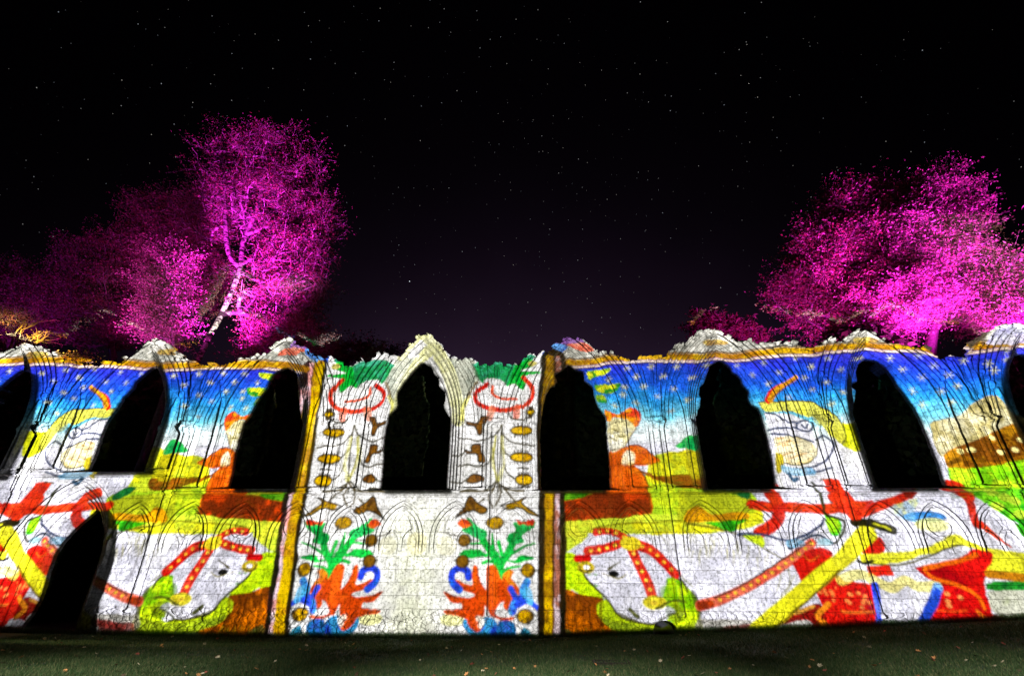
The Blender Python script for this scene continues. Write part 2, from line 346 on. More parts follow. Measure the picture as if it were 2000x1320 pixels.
    # yellow band behind the knee
    poly('F', [(150,545),(560,520),(760,450),(880,400),(990,470),(860,500),(700,545),(480,600),(250,632),(160,600)], (232,230,60), (206,206,60))
    poly('F', [(830,410),(960,440),(1150,505),(1500,570),(1500,700),(1140,704),(1100,540),(960,495),(880,480)], (224,224,60), (190,190,50))
    stroke('F', [(130,600),(260,625),(430,630),(620,590),(830,500),(930,480)], 10, OLV)
    poly('F', [(175,490),(230,430),(310,430),(345,530),(190,545)], RED, (180,30,24)); poly('F', [(210,640),(380,634),(415,712),(222,722)], (216,60,36), RED, sm=False)
    stroke('F', [(10,750),(150,700),(280,760),(400,800),(500,750),(600,800),(760,780)], 56, (232,226,110), (206,196,90), .75)
    poly('F', [(576,650),(750,620),(900,580),(1010,520),(1120,522),(1162,570),(1112,700),(1106,820),(1162,1000),(1170,1080),(640,1100),(700,950),(764,820),(760,762),(640,722)], (214,26,26), (168,12,24))
    stroke('F', [(640,655),(850,612),(1040,556)], 24, (232,110,30)); stroke('F', [(640,672),(720,732),(900,790),(1050,870),(1100,960)], 22, (230,110,30)); stroke('F', [(1040,980),(1100,1030),(1165,1062)], 20, (230,120,40))
    for q in ((815,850),(820,905),(915,880),(830,940)): oval('F', q[0], q[1], 16, 12, (236,150,90))
    stroke('F', [(720,975),(860,985),(960,970)], 12, (232,90,40), alpha=.8)
    stroke('F', [(272,790),(290,920),(312,1090)], 40, (44,74,214), (90,120,220)); stroke('F', [(742,800),(700,930),(628,1090)], 54, (40,80,206), (120,170,226))
    stroke('F', [(1130,705),(1250,715),(1500,735)], 48, (196,130,30), (120,80,20)); poly('F', [(1115,775),(1250,755),(1500,765),(1500,830),(1150,830)], (40,150,50), (20,100,40))
    poly('F', [(1120,835),(1500,835),(1500,1060),(1180,990)], (206,208,196), (150,156,130)); poly('F', [(1170,1000),(1300,1030),(1500,1060),(1500,1180),(1170,1120)], (110,14,20), (50,10,14))
    # lance
    stroke('D', [(590,1200),(900,930),(1100,752),(1300,600),(1480,425)], 108, (232,228,52), (206,206,44), w2=78, sm=False, wob=.4)
    stroke('D', [(700,1200),(960,975),(1190,760),(1330,640)], 13, (120,100,20)); stroke('F', [(0,610),(120,450),(230,330)], 84, (230,226,60), (200,196,50), w2=64)
    stroke('F', [(118,305),(210,312),(300,340),(395,372)], 52, (24,24,10), (50,50,14)); stroke('F', [(240,318),(330,345),(375,370)], 12, (206,206,50))
    # rider's cloth
    stroke('C', [(1030,1075),(1110,1200),(1200,1310)], 104, (228,62,32), (196,44,26)); stroke('D', [(1190,130),(1300,170)], 80, (222,60,30))
    stroke('D', [(530,185),(700,205),(900,208),(1120,222),(1300,200),(1500,190)], 66, (222,72,32), (190,40,20)); stroke('F', [(0,195),(150,232),(300,185),(440,138),(540,90)], 74, (222,64,30), (180,34,22), w2=40)
    stroke('D', [(670,80),(740,180),(730,320),(580,420)], 92, (220,66,30), (184,34,20), w2=70)
    stroke('E', [(780,1205),(860,1230),(940,1290)], 52, (200,48,28), (150,30,20)); stroke('F', [(780,30),(900,75),(985,150),(1030,300),(1070,330)], 56, (200,48,26), (150,30,20)); stroke('F', [(1110,360),(1180,420),(1290,500)], 38, (200,70,40), w2=10)
    stroke('F', [(560,30),(520,90)], 70, (160,40,20), (110,24,14), sm=False)
    poly('F', [(400,180),(560,130),(600,150),(520,260),(420,250)], (206,214,60), (150,180,210), .7)
    oval('F', 640, 270, 130, 34, (60,140,220), (120,180,230)); oval('F', 700, 330, 100, 40, (228,228,110), alpha=.7)
    poly('D', [(1120,262),(1190,280),(1255,340),(1225,440),(1140,390)], (60,190,30), (160,210,40)); poly('D', [(440,425),(560,430),(625,470),(620,530),(500,480)], (70,180,30), (180,200,40))
    stroke('C', [(840,1060),(930,1150),(990,1290)], 10, (66,70,24)); stroke('D', [(1000,0),(1080,90),(1110,190),(1130,260),(1280,330),(1230,470),(1180,500)], 15, (50,56,20))
    stroke('D', [(420,430),(600,430),(800,470),(900,460),(1060,370),(1110,300)], 15, NAVY); stroke('D', [(830,480),(850,540),(980,450),(1080,440),(1180,500)], 15, (20,50,80)); oval('D', 880, 500, 60, 26, (130,180,214), alpha=.7); oval('D', 1110, 490, 50, 22, (150,200,220), alpha=.7)
    stroke('D', [(1190,130),(1240,250),(1290,420)], 6, INK, alpha=.5)
    stroke('D', [(1380,635),(1440,655),(1500,640)], 18, INK); stroke('D', [(1350,330),(1400,340),(1485,320)], 34, (40,36,16))
    stroke('C', [(960,1090),(1100,1060),(1230,980)], 8, (120,100,40)); stroke('C', [(1140,940),(1190,870)], 8, (60,66,40))
    # knight's helmet
    poly('C', [(540,620),(700,615),(880,680),(930,800),(1060,830),(1230,880),(1280,1080),(960,1080),(650,1160),(590,780)], WHT, (214,214,222))
    poly('C', [(1120,690),(1230,690),(1250,880),(1100,830)], (214,218,40), (190,196,40)); poly('C', [(495,552),(660,530),(840,522),(940,540),(1040,606),(1110,690),(1142,780),(1120,836),(1060,800),(940,650),(870,640),(790,610),(700,600),(545,610)], (222,220,84), (190,190,90))
    stroke('C', [(495,550),(660,530),(840,522),(940,540),(1040,606),(1110,690),(1142,780),(1110,836)], 9, (60,60,24))
    oval('C', 970, 660, 50, 40, (90,96,60), (150,150,80), .7)
    for P_ in ([(550,620),(640,625),(720,670),(790,685)], [(790,690),(850,664),(912,690),(880,742),(800,732),(790,690)], [(560,752),(650,726),(760,720),(830,742)], [(590,776),(700,765),(800,790),(910,822)], [(930,800),(990,770),(1060,830),(1020,930),(900,1000),(680,1010)], [(825,700),(850,722),(872,690)], [(700,1045),(860,1050),(1050,1000)]):
        stroke('C', P_, 13, NAVY, (40,60,90))
    poly('C', [(610,800),(700,780),(830,800),(935,870),(900,950),(800,976),(690,962),(620,900)], (236,226,180), (222,196,110), .8)
    stroke('C', [(940,800),(942,880),(900,950),(820,982),(690,972)], 9, OLV)
    for P_ in ([(640,850),(690,830),(750,808)], [(680,852),(730,840)], [(680,922),(760,890)], [(740,935),(800,915),(862,903)], [(640,800),(700,790)]): stroke('C', P_, 9, (190,130,40), alpha=.75)
    poly('C', [(610,900),(680,920),(690,1000),(630,1050)], (196,180,50), (150,140,40))
    stroke('C', [(690,1020),(800,1030),(900,1035)], 46, (100,170,216), (160,200,230), .8); stroke('C', [(730,1050),(760,1090),(795,1080)], 26, (60,90,120))
    stroke('C', [(572,535),(610,460),(690,400)], 40, (206,36,18), w2=10); stroke('C', [(600,525),(650,450),(710,405),(790,352)], 40, (228,176,30), (190,130,30), w2=26)
    for i in range(8): stroke('C', [(600+i*22,520-i*19),(625+i*22,500-i*19)], 8, (120,70,14))
    for P_, w_ in (([(540,890),(640,862),(740,838),(800,868),(880,920),(925,960)], 8), ([(760,1012),(820,1110),(850,1330)], 10), ([(545,1000),(560,1330)], 8), ([(660,856),(700,790),(738,720)], 8)):
        stroke('A', P_, w_, (96,50,14), alpha=.8)
    for P_ in ([(880,1190),(1000,1100),(1200,940),(1340,830)],): stroke('D', [(x-60, y-120) for x, y in P_], 8, (130,120,30), alpha=.6)
    for i in range(60):
        x = random.uniform(880, 1240); y = random.uniform(910, 1140); stroke('A', [(x,y),(x+random.uniform(20,60),y+random.uniform(-6,10))], 7, (120,120,24), alpha=.45, sm=False)
    for i in range(50):
        x = random.uniform(780, 1300); y = random.uniform(1090, 1300); stroke('E', [(x,y),(x+random.uniform(20,60),y+random.uniform(-14,10))], 9, (60,120,24), alpha=.5, sm=False)
    for i in range(40):
        x = random.uniform(240, 1350); y = random.uniform(1180, 1240); stroke('B', [(x,y),(x+random.uniform(-8,8),y+random.uniform(30,50))], 9, (90,110,20), alpha=.4, sm=False)
    # gable tops and gilt cornice
    cor = [(1040,722),(1090,718),(1122,719),(1163,711),(1190,704),(1272,701),(1313,701),(1395,703),(1430,704),(1476,695),(1531,689),(1585,690),(1613,684),(1667,681),(1722,683),(1763,681),(1793,681),(1830,690),(1900,684),(1960,676),(2080,676)]
    P = xz(cor); zc = np.interp(gx[s], P[:, 0], P[:, 1])+WZ[s]*.4
    put(s, np.clip((gz[s]-zc)*40, 0, 1), (226,224,220), (150,150,146))
    for lo, hi, ca, cb in ((-.33,-.27,(30,20,16),(60,40,20)), (-.27,-.17,(232,214,200),(206,180,160)), (-.17,.12,(214,172,34),(150,104,20)), (.12,.2,(60,40,20),(110,80,30))):
        d = gz[s]-zc-.12; put(s, np.clip((d-lo)*RES, 0, 1)*np.clip((hi-d)*RES, 0, 1), ca, cb)
    poly('A', [(150,100),(262,30),(375,100),(300,128),(190,136)], (156,116,180), (120,80,150)); poly('A', [(20,210),(170,110),(250,150),(110,235)], (48,90,196), (90,140,200)); poly('A', [(240,122),(372,108),(440,170),(330,168)], (232,156,136), (200,100,80))
    for xg in XW[5:]:
        disc_w(xg-.1, 9.75, .5, .14, (222,196,50), (150,110,20), .8); disc_w(xg+.4, 10.0, .3, .2, (236,232,230), alpha=.6)
    poly('E', [(1040,190),(1200,50),(1500,40),(1500,190)], (170,166,226), (214,214,240), .8)

def center_half():
    s = (slice(0, CH), slice(int((.30-CX0)*RES), int((4.62-CX0)*RES)))
    put(s, np.ones(gx[s].shape), (240,240,246), (214,214,220))
    m = np.exp(-((gx[s]-.4)/.9)**2)*np.clip((4.3-gz[s]), 0, 1)*.3; put(s, m, (226,236,150), (240,244,210))
    oval('H', 300, 520, 70, 60, (240,236,170), alpha=.3); oval('H', 70, 500, 60, 70, (240,228,140), alpha=.35); oval('H', 340, 1110, 80, 36, (220,220,110), alpha=.6)
    poly('G', [(300,240),(520,260),(560,420),(480,540),(420,700),(380,600)], (196,200,178), (150,160,140), .7)
    stroke('G', [(110,60),(200,170),(290,300),(350,450),(390,620),(400,760)], 120, (238,238,196), (214,214,150), w2=70, alpha=.85)
    stroke('G', [(480,560),(430,640),(420,740)], 30, (232,226,90), alpha=.6)
    poly('G', [(500,290),(620,240),(760,250),(860,290),(900,220),(1020,240),(880,340),(1030,350),(1030,372),(900,392),(935,450),(910,506),(840,455),(780,475),(740,425),(620,412),(570,440)], (70,170,140), (30,140,80))
    poly('G', [(840,300),(960,250),(1000,300),(890,345),(1035,350),(1035,372),(900,392),(935,450),(910,506),(840,455),(780,475),(820,380)], (16,180,60), (20,140,50))
    stroke('G', [(620,455),(545,515),(530,585),(600,636),(760,662),(900,640),(980,575),(990,490),(915,400)], 36, (222,70,40), (196,30,20)); stroke('G', [(665,470),(665,530),(740,570),(860,578)], 22, (226,90,50))
    stroke('G', [(660,650),(640,715)], 54, (226,110,80), (232,160,130), .8); stroke('G', [(865,645),(862,715)], 54, (226,100,70), (232,150,120), .8)
    oval('G', 990, 290, 40, 24, (190,180,100), (120,110,50)); stroke('G', [(540,440),(500,500),(470,560)], 26, (110,80,30), alpha=.7)
    BR, BR2 = (140,92,14), (96,56,10)
    for P_ in ([(460,760),(520,770),(560,760),(580,715),(630,715),(595,780),(590,850),(560,860),(530,800),(470,785)], [(440,985),(500,1000),(510,950),(575,940),(580,1000),(605,1075),(560,1080),(540,1020),(470,1015)], [(460,1240),(490,1195),(540,1180),(600,1215),(560,1245),(500,1255)]):
        poly('G', P_, BR, BR2); stroke('G', P_+P_[:1], 10, (40,28,8))
        for a_, b_ in P_[::2]: stroke('G', [(a_, b_), (a_+random.uniform(-30,30), b_+random.choice((-26,26)))], 8, (50,36,10), sm=False)
    for (x, y, a, b) in ((905,830,74,28),(905,1045,74,28),(925,1225,52,32),(975,680,28,18)):
        oval('G', x, y, a+12, b+11, (50,36,8)); oval('G', x, y, a, b, (226,186,18), (176,136,16))
        for i in range(5):
            for sg in (-1, 1): stroke('G', [(x-a*.7+i*a*.35, y+sg*b*.9),(x-a*.75+i*a*.35, y+sg*(b+26))], 10, (60,42,8), sm=False)
    for P_ in ([(400,890),(470,896),(560,912),(630,888),(700,850),(735,780)], [(360,1045),(400,1035),(440,1000)], [(390,1115),(480,1108),(560,1122),(630,1085),(670,1000),(690,880)], [(350,1250),(430,1245),(470,1215)], [(400,1312),(500,1300),(600,1310),(690,1240)], [(745,850),(790,900),(850,930),(960,945),(1015,955)], [(750,970),(775,1010),(810,1035)], [(760,1090),(790,1170),(860,1220)], [(870,1135),(920,1132),(955,1137)], [(720,1260),(800,1300),(920,1305)], [(740,780),(735,1000),(715,1180),(712,1330)], [(660,960),(690,1180),(712,1250)], [(800,690),(830,735),(900,745),(950,720)]):
        stroke('G', P_, 12, (70,62,14), (40,34,8))
    for P_ in ([(690,880),(660,1060),(705,1230)], [(745,880),(760,1080),(720,1230)]): stroke('G', P_, 26, (236,232,120), alpha=.5)
    for P_ in ([(375,295),(430,215),(490,118),(545,172),(625,222),(585,262),(500,232)], ): poly('H', P_, (150,104,20), (80,50,10)); stroke('H', P_+P_[:1], 11, (40,28,8))
    poly('H', [(765,190),(870,160),(945,125),(905,180),(1045,275),(960,255),(880,212),(800,232)], (190,150,20), (110,80,14)); stroke('H', [(735,195),(800,180),(870,160),(945,125),(905,180),(1045,275),(960,255),(880,212),(800,232),(740,200)], 10, (50,36,8))
    for P_ in ([(710,0),(640,70),(540,75),(410,80)], [(680,40),(635,130),(665,205)], [(720,30),(735,110),(690,200)], [(740,40),(800,110),(850,165)], [(760,60),(850,75),(920,75)], [(560,170),(600,140)]): stroke('H', P_, 12, (84,70,16))
    # thistle
    GR, GR2 = (30,200,80), (14,140,60)
    stroke('H', [(735,775),(715,690),(690,600)], 26, GR, GR2, w2=62); stroke('H', [(690,640),(670,520),(660,420)], 50, GR, GR2, w2=14); stroke('H', [(560,430),(630,530),(690,630)], 44, GR, GR2); stroke('H', [(850,480),(790,590),(735,670),(735,770)], 50, GR, GR2)
    poly('H', [(395,590),(450,552),(540,540),(610,575),(650,570),(640,600),(560,605),(500,622),(420,602)], GR, GR2); stroke('H', [(590,655),(640,638),(690,645)], 22, GR); stroke('H', [(500,500),(570,495),(600,510)], 16, GR)
    poly('H', [(470,290),(510,320),(555,365),(605,395),(622,440),(580,465),(530,445),(490,425),(420,395),(450,360)], (50,200,110), GR2); poly('H', [(385,335),(430,305),(482,322),(490,350),(435,380),(395,358)], (214,66,30), (232,120,40))
    poly('H', [(835,330),(1000,315),(1000,365),(945,410),(905,440),(925,490),(850,512),(790,480),(800,430),(860,400)], (50,200,110), GR2); poly('H', [(862,300),(915,325),(990,295),(1000,345),(940,358),(915,345),(880,350)], (214,66,30), (190,40,20))
    stroke('H', [(760,605),(860,565),(940,520),(1005,495)], 26, GR, GR2, w2=10); poly('H', [(770,640),(850,625),(900,595),(1012,618),(930,645),(860,655)], GR, GR2); stroke('H', [(740,750),(790,700),(890,680)], 26, GR, GR2, w2=12); stroke('H', [(720,490),(745,590)], 26, GR)
    # orange flower and blue scrolls
    poly('H', [(440,1080),(430,1150),(480,1240),(620,1260),(700,1230),(700,1130),(640,1090),(590,1110),(560,1170),(480,1150)], (40,74,206), (60,150,206)); poly('H', [(715,1115),(780,1110),(850,1160),(850,1250),(700,1255)], (30,110,170), (60,90,200)); poly('H', [(890,1250),(925,1170),(1000,1250)], (30,110,150), (80,170,190))
    poly('H', [(490,760),(515,680),(548,690),(556,770),(605,862),(622,845),(615,705),(650,664),(690,682),(742,790),(755,738),(800,708),(842,722),(822,780),(905,905),(890,925),(840,900),(856,960),(800,1044),(756,1000),(765,960),(725,990),(690,1075),(830,1092),(826,1118),(690,1098),(640,1072),(608,1000),(600,1080),(560,1130),(582,1172),(530,1215),(470,1160),(440,1092),(300,1066),(276,1035),(420,1030),(412,985),(340,972),(268,888),(430,932),(505,930),(505,902),(400,866),(372,786),(440,818),(500,832)], (230,100,28), (196,70,18))
    poly('H', [(755,740),(800,708),(842,722),(822,780),(860,850),(800,830)], (240,160,40), (226,110,30), .8)
    stroke('H', [(290,900),(380,935)], 18, (120,50,20), alpha=.7); stroke('H', [(290,1045),(390,1060)], 18, (120,50,20), alpha=.7)
    stroke('H', [(470,770),(462,722),(400,700),(342,740),(350,810),(402,872)], 44, (44,74,220), (40,110,226)); stroke('H', [(945,808),(915,870),(915,930),(850,975),(822,1045)], 50, (50,84,226), (80,180,232)); stroke('H', [(812,862),(850,935)], 36, (50,84,226)); stroke('H', [(860,992),(950,962),(1050,1040)], 40, (44,80,226), w2=26)
    stroke('H', [(950,880),(970,960)], 50, (90,180,232), alpha=.8); stroke('H', [(550,1100),(590,1120),(570,1160)], 30, (246,240,230), alpha=.8)
    for (x, y, a, b) in ((690,335,56,36),(445,475,38,34),(425,645,38,34),(955,715,40,36),(930,1085,48,34)):
        c = (210,166,20) if x > 500 else (130,92,20)
        oval('H', x, y, a+8, b+8, (56,42,12)); oval('H', x, y, a, b, c, (110,80,20))
        stroke('H', [(x-a, y),(x-a-30, y-8)], 8, (56,42,12), sm=False); stroke('H', [(x+a*.5, y+b*.8),(x+a*.7, y+b+28)], 9, (56,42,12), sm=False); stroke('H', [(x+a, y-5),(x+a+45, y-4)], 7, (56,42,12), sm=False)
    stroke('H', [(290,415),(340,430),(400,440)], 8, (70,60,20))

def mirror(x0, x1, axis):
    """copy wall strip x0..x1 onto its mirror image about axis"""
    i = np.arange(CW); xs = CX0+(i+.5)/RES
    src = np.round((2*axis-xs-CX0)*RES-.5).astype(int)
    ok = (xs > 2*axis-x1) & (xs <= 2*axis-x0) & (src >= 0) & (src < CW)
    PIC[:, i[ok]] = PIC[:, src[ok]]
def borders():
    for off, wd, ca, cb in ((1078,44,INK,(44,30,10)),(1073,15,(226,186,24),(150,110,16)),(1082,5,(110,64,16),(60,36,10)),(1088,8,(226,206,220),(150,96,80))):
        stroke('P', [(off+1,700),(off-3,840),(off,960),(off,1060),(off,1250)], wd, ca, cb, wob=1.6)
    Lg = [(622,712),(612,780),(602,850),(592,920),(584,960),(577,990),(574,1015),(568,1060),(559,1120),(549,1180),(541,1250)]
    def sh(d0, d1): return [(x+d0+(d1-d0)*i/10, y) for i, (x, y) in enumerate(Lg)]
    for a, b, wd, ca, cb in ((-20,-18,15,INK,(50,20,30)),(7,9,18,INK,(40,26,10)),(-12,-11,9,(232,206,222),(214,150,150)),(-6,-6,7,(120,60,20),(70,40,14)),(1,0,17,(232,196,24),(176,130,18))):
        stroke('P', sh(a, b), wd, ca, cb, wob=1.8)

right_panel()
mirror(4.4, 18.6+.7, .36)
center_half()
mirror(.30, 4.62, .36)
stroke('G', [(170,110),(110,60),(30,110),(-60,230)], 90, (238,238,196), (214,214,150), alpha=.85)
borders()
# local differences of the left side, which is not quite the mirror image of the right
stroke('P', [(600,722),(560,716),(470,714),(440,712),(380,716)], 12, (214,172,34), (150,104,20))
poly('P', [(190,1252),(190,1212),(262,1216),(262,1252)], (140,40,36), (90,30,26), .8, sm=False)
_l = (PIC*[.3, .5, .2]).sum(-1, keepdims=True); PIC = np.clip(_l+(PIC-_l)*1.02, 0, 1.2); PIC = PIC**1.1
PIC *= ((.80+.34*N3)*(.80+.18*NW+.22*N2))[..., None]
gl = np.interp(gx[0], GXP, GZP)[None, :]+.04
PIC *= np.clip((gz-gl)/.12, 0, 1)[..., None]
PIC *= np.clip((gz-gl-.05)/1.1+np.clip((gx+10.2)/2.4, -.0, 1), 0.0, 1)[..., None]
top = np.interp(gx[0], TOPW[:, 0], TOPW[:, 1])[None, :]
above = np.clip((gz-top-.10)*8, 0, 1)
SPILL = [(x, y, 2.6, .55, .35, (1.0, .60, .10), 1.3) for x, y in ((0,648),(35,655),(75,660),(20,675))]
SPILL += [(x, y, 6.5, .42, .5, (1.0, .95, .8), .55) for x, y in ((395,682),(408,658),(422,632),(436,604),(450,576),(463,548))]
SPILL += [(555,553, 6.5, .9, .35, (1.0, .95, .8), .22), (300,560, 4.2, 1.6, 1.4, (1.0, .74, .6), .025), (330,620, 4.2, 1.6, 1.2, (1.0, .74, .5), .02),
          (1985,560, 4.5, 1.6, 2.0, (1.0, .76, .55), .07), (1900,630, 5.2, 2.4, 1.2, (1.0, .76, .5), .05), (1940,460, 5.2, 1.8, 1.6, (1.0, .8, .6), .09), (440,262, 6.5, 1.2, .8, (1.0, .95, .85), .10)]
def projector(P0, lo, hi, energy):
    """one machine: its own slide (openings blacked out as seen from it) and its share lo..hi of the wall"""
    P0 = np.array(P0, float)
    def tw(Q): t = (0-P0[1])/(Q[:, 1]-P0[1]); return np.stack([P0[0]+(Q[:, 0]-P0[0])*t, P0[2]+(Q[:, 2]-P0[2])*t], 1)
    spill = np.zeros_like(PIC)
    for x, y, Y, rx, rz, col, g in SPILL:
        q = tw(at(x, y, Y)[None])[0]; spill += (np.exp(-((gx-q[0])/rx)**2-((gz-q[1])/rz)**2)*g)[..., None]*np.array(col)
    pic = PIC*(1-above[..., None])+spill*above[..., None]
    for k_, op in enumerate(OPW+[DOW]):
        q = tw(np.stack([op[:, 0], np.full(len(op), DEP), op[:, 1]], 1)); q = q.mean(0)+(q-q.mean(0))*[1.02, 1.005]; s = win(q, .25)
        if s[1].stop <= s[1].start or s[0].stop <= s[0].start: continue
        kk = (DEP-P0[1])/(0-P0[1]); xd = P0[0]+(gx[s]-P0[0])*kk; zd = P0[2]+(gz[s]-P0[2])*kk
        mk = inpoly(gx[s], gz[s], q) if k_ == 8 else sum(opening(k_, xd+a, zd+b) for a, b in ((-.10, 0), (.10, 0), (-.05, 0), (.05, 0), (0, -.05), (0, .07)))/6.; mk = np.clip(mk*1.7, 0, 1)
        pic[s] *= (1-.987*mk)[..., None]
    for ax in (0, 1, 0, 1): pic = .25*np.roll(pic, 1, ax)+.5*pic+.25*np.roll(pic, -1, ax)
    pic *= (np.clip((gx-lo)/.5+.5, 0, 1)*np.clip((hi-gx)/.5+.5, 0, 1))[..., None]
    img = bpy.data.images.new('show_picture', CW, CH, alpha=False, float_buffer=True); img.colorspace_settings.name = 'Non-Color'
    buf = np.ones((CH, CW, 4), np.float32); buf[..., :3] = pic
    img.pixels.foreach_set(buf.ravel()); img.update(); img.pack()
    L = bpy.data.lights.new('projector_lamp', 'SPOT'); L.energy = energy; L.spot_blend = 0; L.shadow_soft_size = 0.0
    Lo = bpy.data.objects.new('projector_lamp', L); COL.objects.link(Lo); Lo.location = P0
    crn = np.array([(x, 0, z) for x in (max(lo-.4, -19), min(hi+.4, 24.5)) for z in (-.3, 5, 12.6)])-P0; crn /= np.linalg.norm(crn, axis=1, keepdims=True)
    aim = crn.mean(0); aim /= np.linalg.norm(aim); Lo.rotation_euler = Vector(aim).to_track_quat('-Z', 'Y').to_euler()
    L.spot_size = min(3.0, 2*float(np.arccos((crn@aim).min()))+R_(3)); RM = Lo.rotation_euler.to_matrix()
    L.use_nodes = True; n = NT(L.node_tree); n.n.clear()
    t_ = n.add('ShaderNodeTexCoord'); wd = [n.add('ShaderNodeVectorMath', operation='DOT_PRODUCT', ins={0: t_.outputs['Normal'], 1: tuple(RM[a])}).outputs['Value'] for a in (0, 1, 2)]
    ny = n.m('MULTIPLY', wd[1], -1.0); ux = n.m('DIVIDE', wd[0], ny); uz = n.m('DIVIDE', wd[2], ny); D0 = -P0[1]
    iu = n.m('MULTIPLY_ADD', ux, -D0/(CX1-CX0), (P0[0]-CX0)/(CX1-CX0)); iv = n.m('MULTIPLY_ADD', uz, -D0/(CZ1-CZ0), (P0[2]-CZ0)/(CZ1-CZ0))
    tx = n.add('ShaderNodeTexImage', image=img, extension='CLIP', interpolation='Linear', ins={0: n.add('ShaderNodeCombineXYZ', ins={0: iu, 1: iv}).outputs[0]})
    r2 = n.m('ADD', n.m('ADD', n.m('MULTIPLY', ux, ux), n.m('MULTIPLY', uz, uz)), 1.0)
    em = n.add('ShaderNodeEmission', ins={0: tx.outputs[0], 1: n.m('POWER', n.m('MINIMUM', r2, 12.0), 1.5)})
    n.l.new(em.outputs[0], n.add('ShaderNodeOutputLight').inputs[0])

# ------------------------------------------------------------------ lamps
projector((6.8, -12.4, .7), -99, 4.75, 22500)
projector((2.9, -12.2, .7), 4.75, 99, 22500)

def spot(name, loc, tgt, col, e, size, soft=.15, blend=.6):
    l = bpy.data.lights.new(name, 'SPOT'); l.color = col; l.energy = e; l.spot_size = R_(size); l.spot_blend = blend; l.shadow_soft_size = soft
    o = bpy.data.objects.new(name, l); COL.objects.link(o); o.location = loc
    o.rotation_euler = (Vector(tgt)-Vector(loc)).to_track_quat('-Z', 'Y').to_euler(); return o
MAG = (.92, .025, .88)
for loc, tgt, col, e, sz in (
    ((-11.2, 2.3, 8.6), (-12.8, 6.0, 30), MAG, 37000, 60), ((-17.5, 2.3, 8.8), (-19.5, 8.2, 26), (1.0, .03, .75), 2800, 66), ((-26.5, 2.4, 8.8), (-27.5, 9.0, 23), (.8, .03, .95), 1500, 84),
    ((22.3, 2.3, 8.2), (23.6, 6.6, 29), MAG, 26000, 64), ((26.5, 2.0, 8.0), (28.4, 6.0, 33), MAG, 21000, 54), ((17.3, 3.2, 8.8), (18.8, 8.8, 20), (.95, .03, .8), 3800, 76),
    ((-15.0, 2.0, 8.8), (-16.4, 5.8, 20), (1.0, .07, .85), 1700, 66), ((-10.0, 2.2, 8.6), (-8.6, 6.0, 16), (1.0, .03, .6), 300, 70)):
    spot('tree_floodlight', loc, tgt, col, e, sz, .15, 1)
spot('lawn_lamp', (-18, -2.5, .9), (-5, -2.4, 0), (1.0, .95, .5), 8000, 7, .05, .8)
for lx in (-5.0, 3.5, 12.0): spot('lawn_lamp', (lx, -17.5, 7.5), (lx+.5, -11.4, 0), (1.0, .98, .86), 21000, 52, .3, 1)

# ------------------------------------------------------------------ materials
def mat(name): 
    m = bpy.data.materials.new(name); m.use_nodes = True; m.node_tree.nodes.clear(); return m, NT(m.node_tree)
def finish(t, col, rough=.9, bump=None, bs=.5, bd=.02, spec=.2, trans=None):
    b = t.add('ShaderNodeBsdfPrincipled', ins={'Roughness': rough, 'Specular IOR Level': spec})
    if isinstance(col, bpy.types.NodeSocket): t.l.new(col, b.inputs['Base Color'])
    else: b.inputs['Base Color'].default_value = (*col, 1)
    if bump is not None:
        bn = t.add('ShaderNodeBump', ins={'Height': bump, 'Strength': bs, 'Distance': bd}); t.l.new(bn.outputs[0], b.inputs['Normal'])
    out = b.outputs[0]
    if trans:
        tr = t.add('ShaderNodeBsdfTranslucent'); 
        if isinstance(col, bpy.types.NodeSocket): t.l.new(col, tr.inputs[0])
        mx = t.add('ShaderNodeMixShader', ins={0: trans, 1: out, 2: tr.outputs[0]}); out = mx.outputs[0]
    t.l.new(out, t.add('ShaderNodeOutputMaterial').inputs[0])

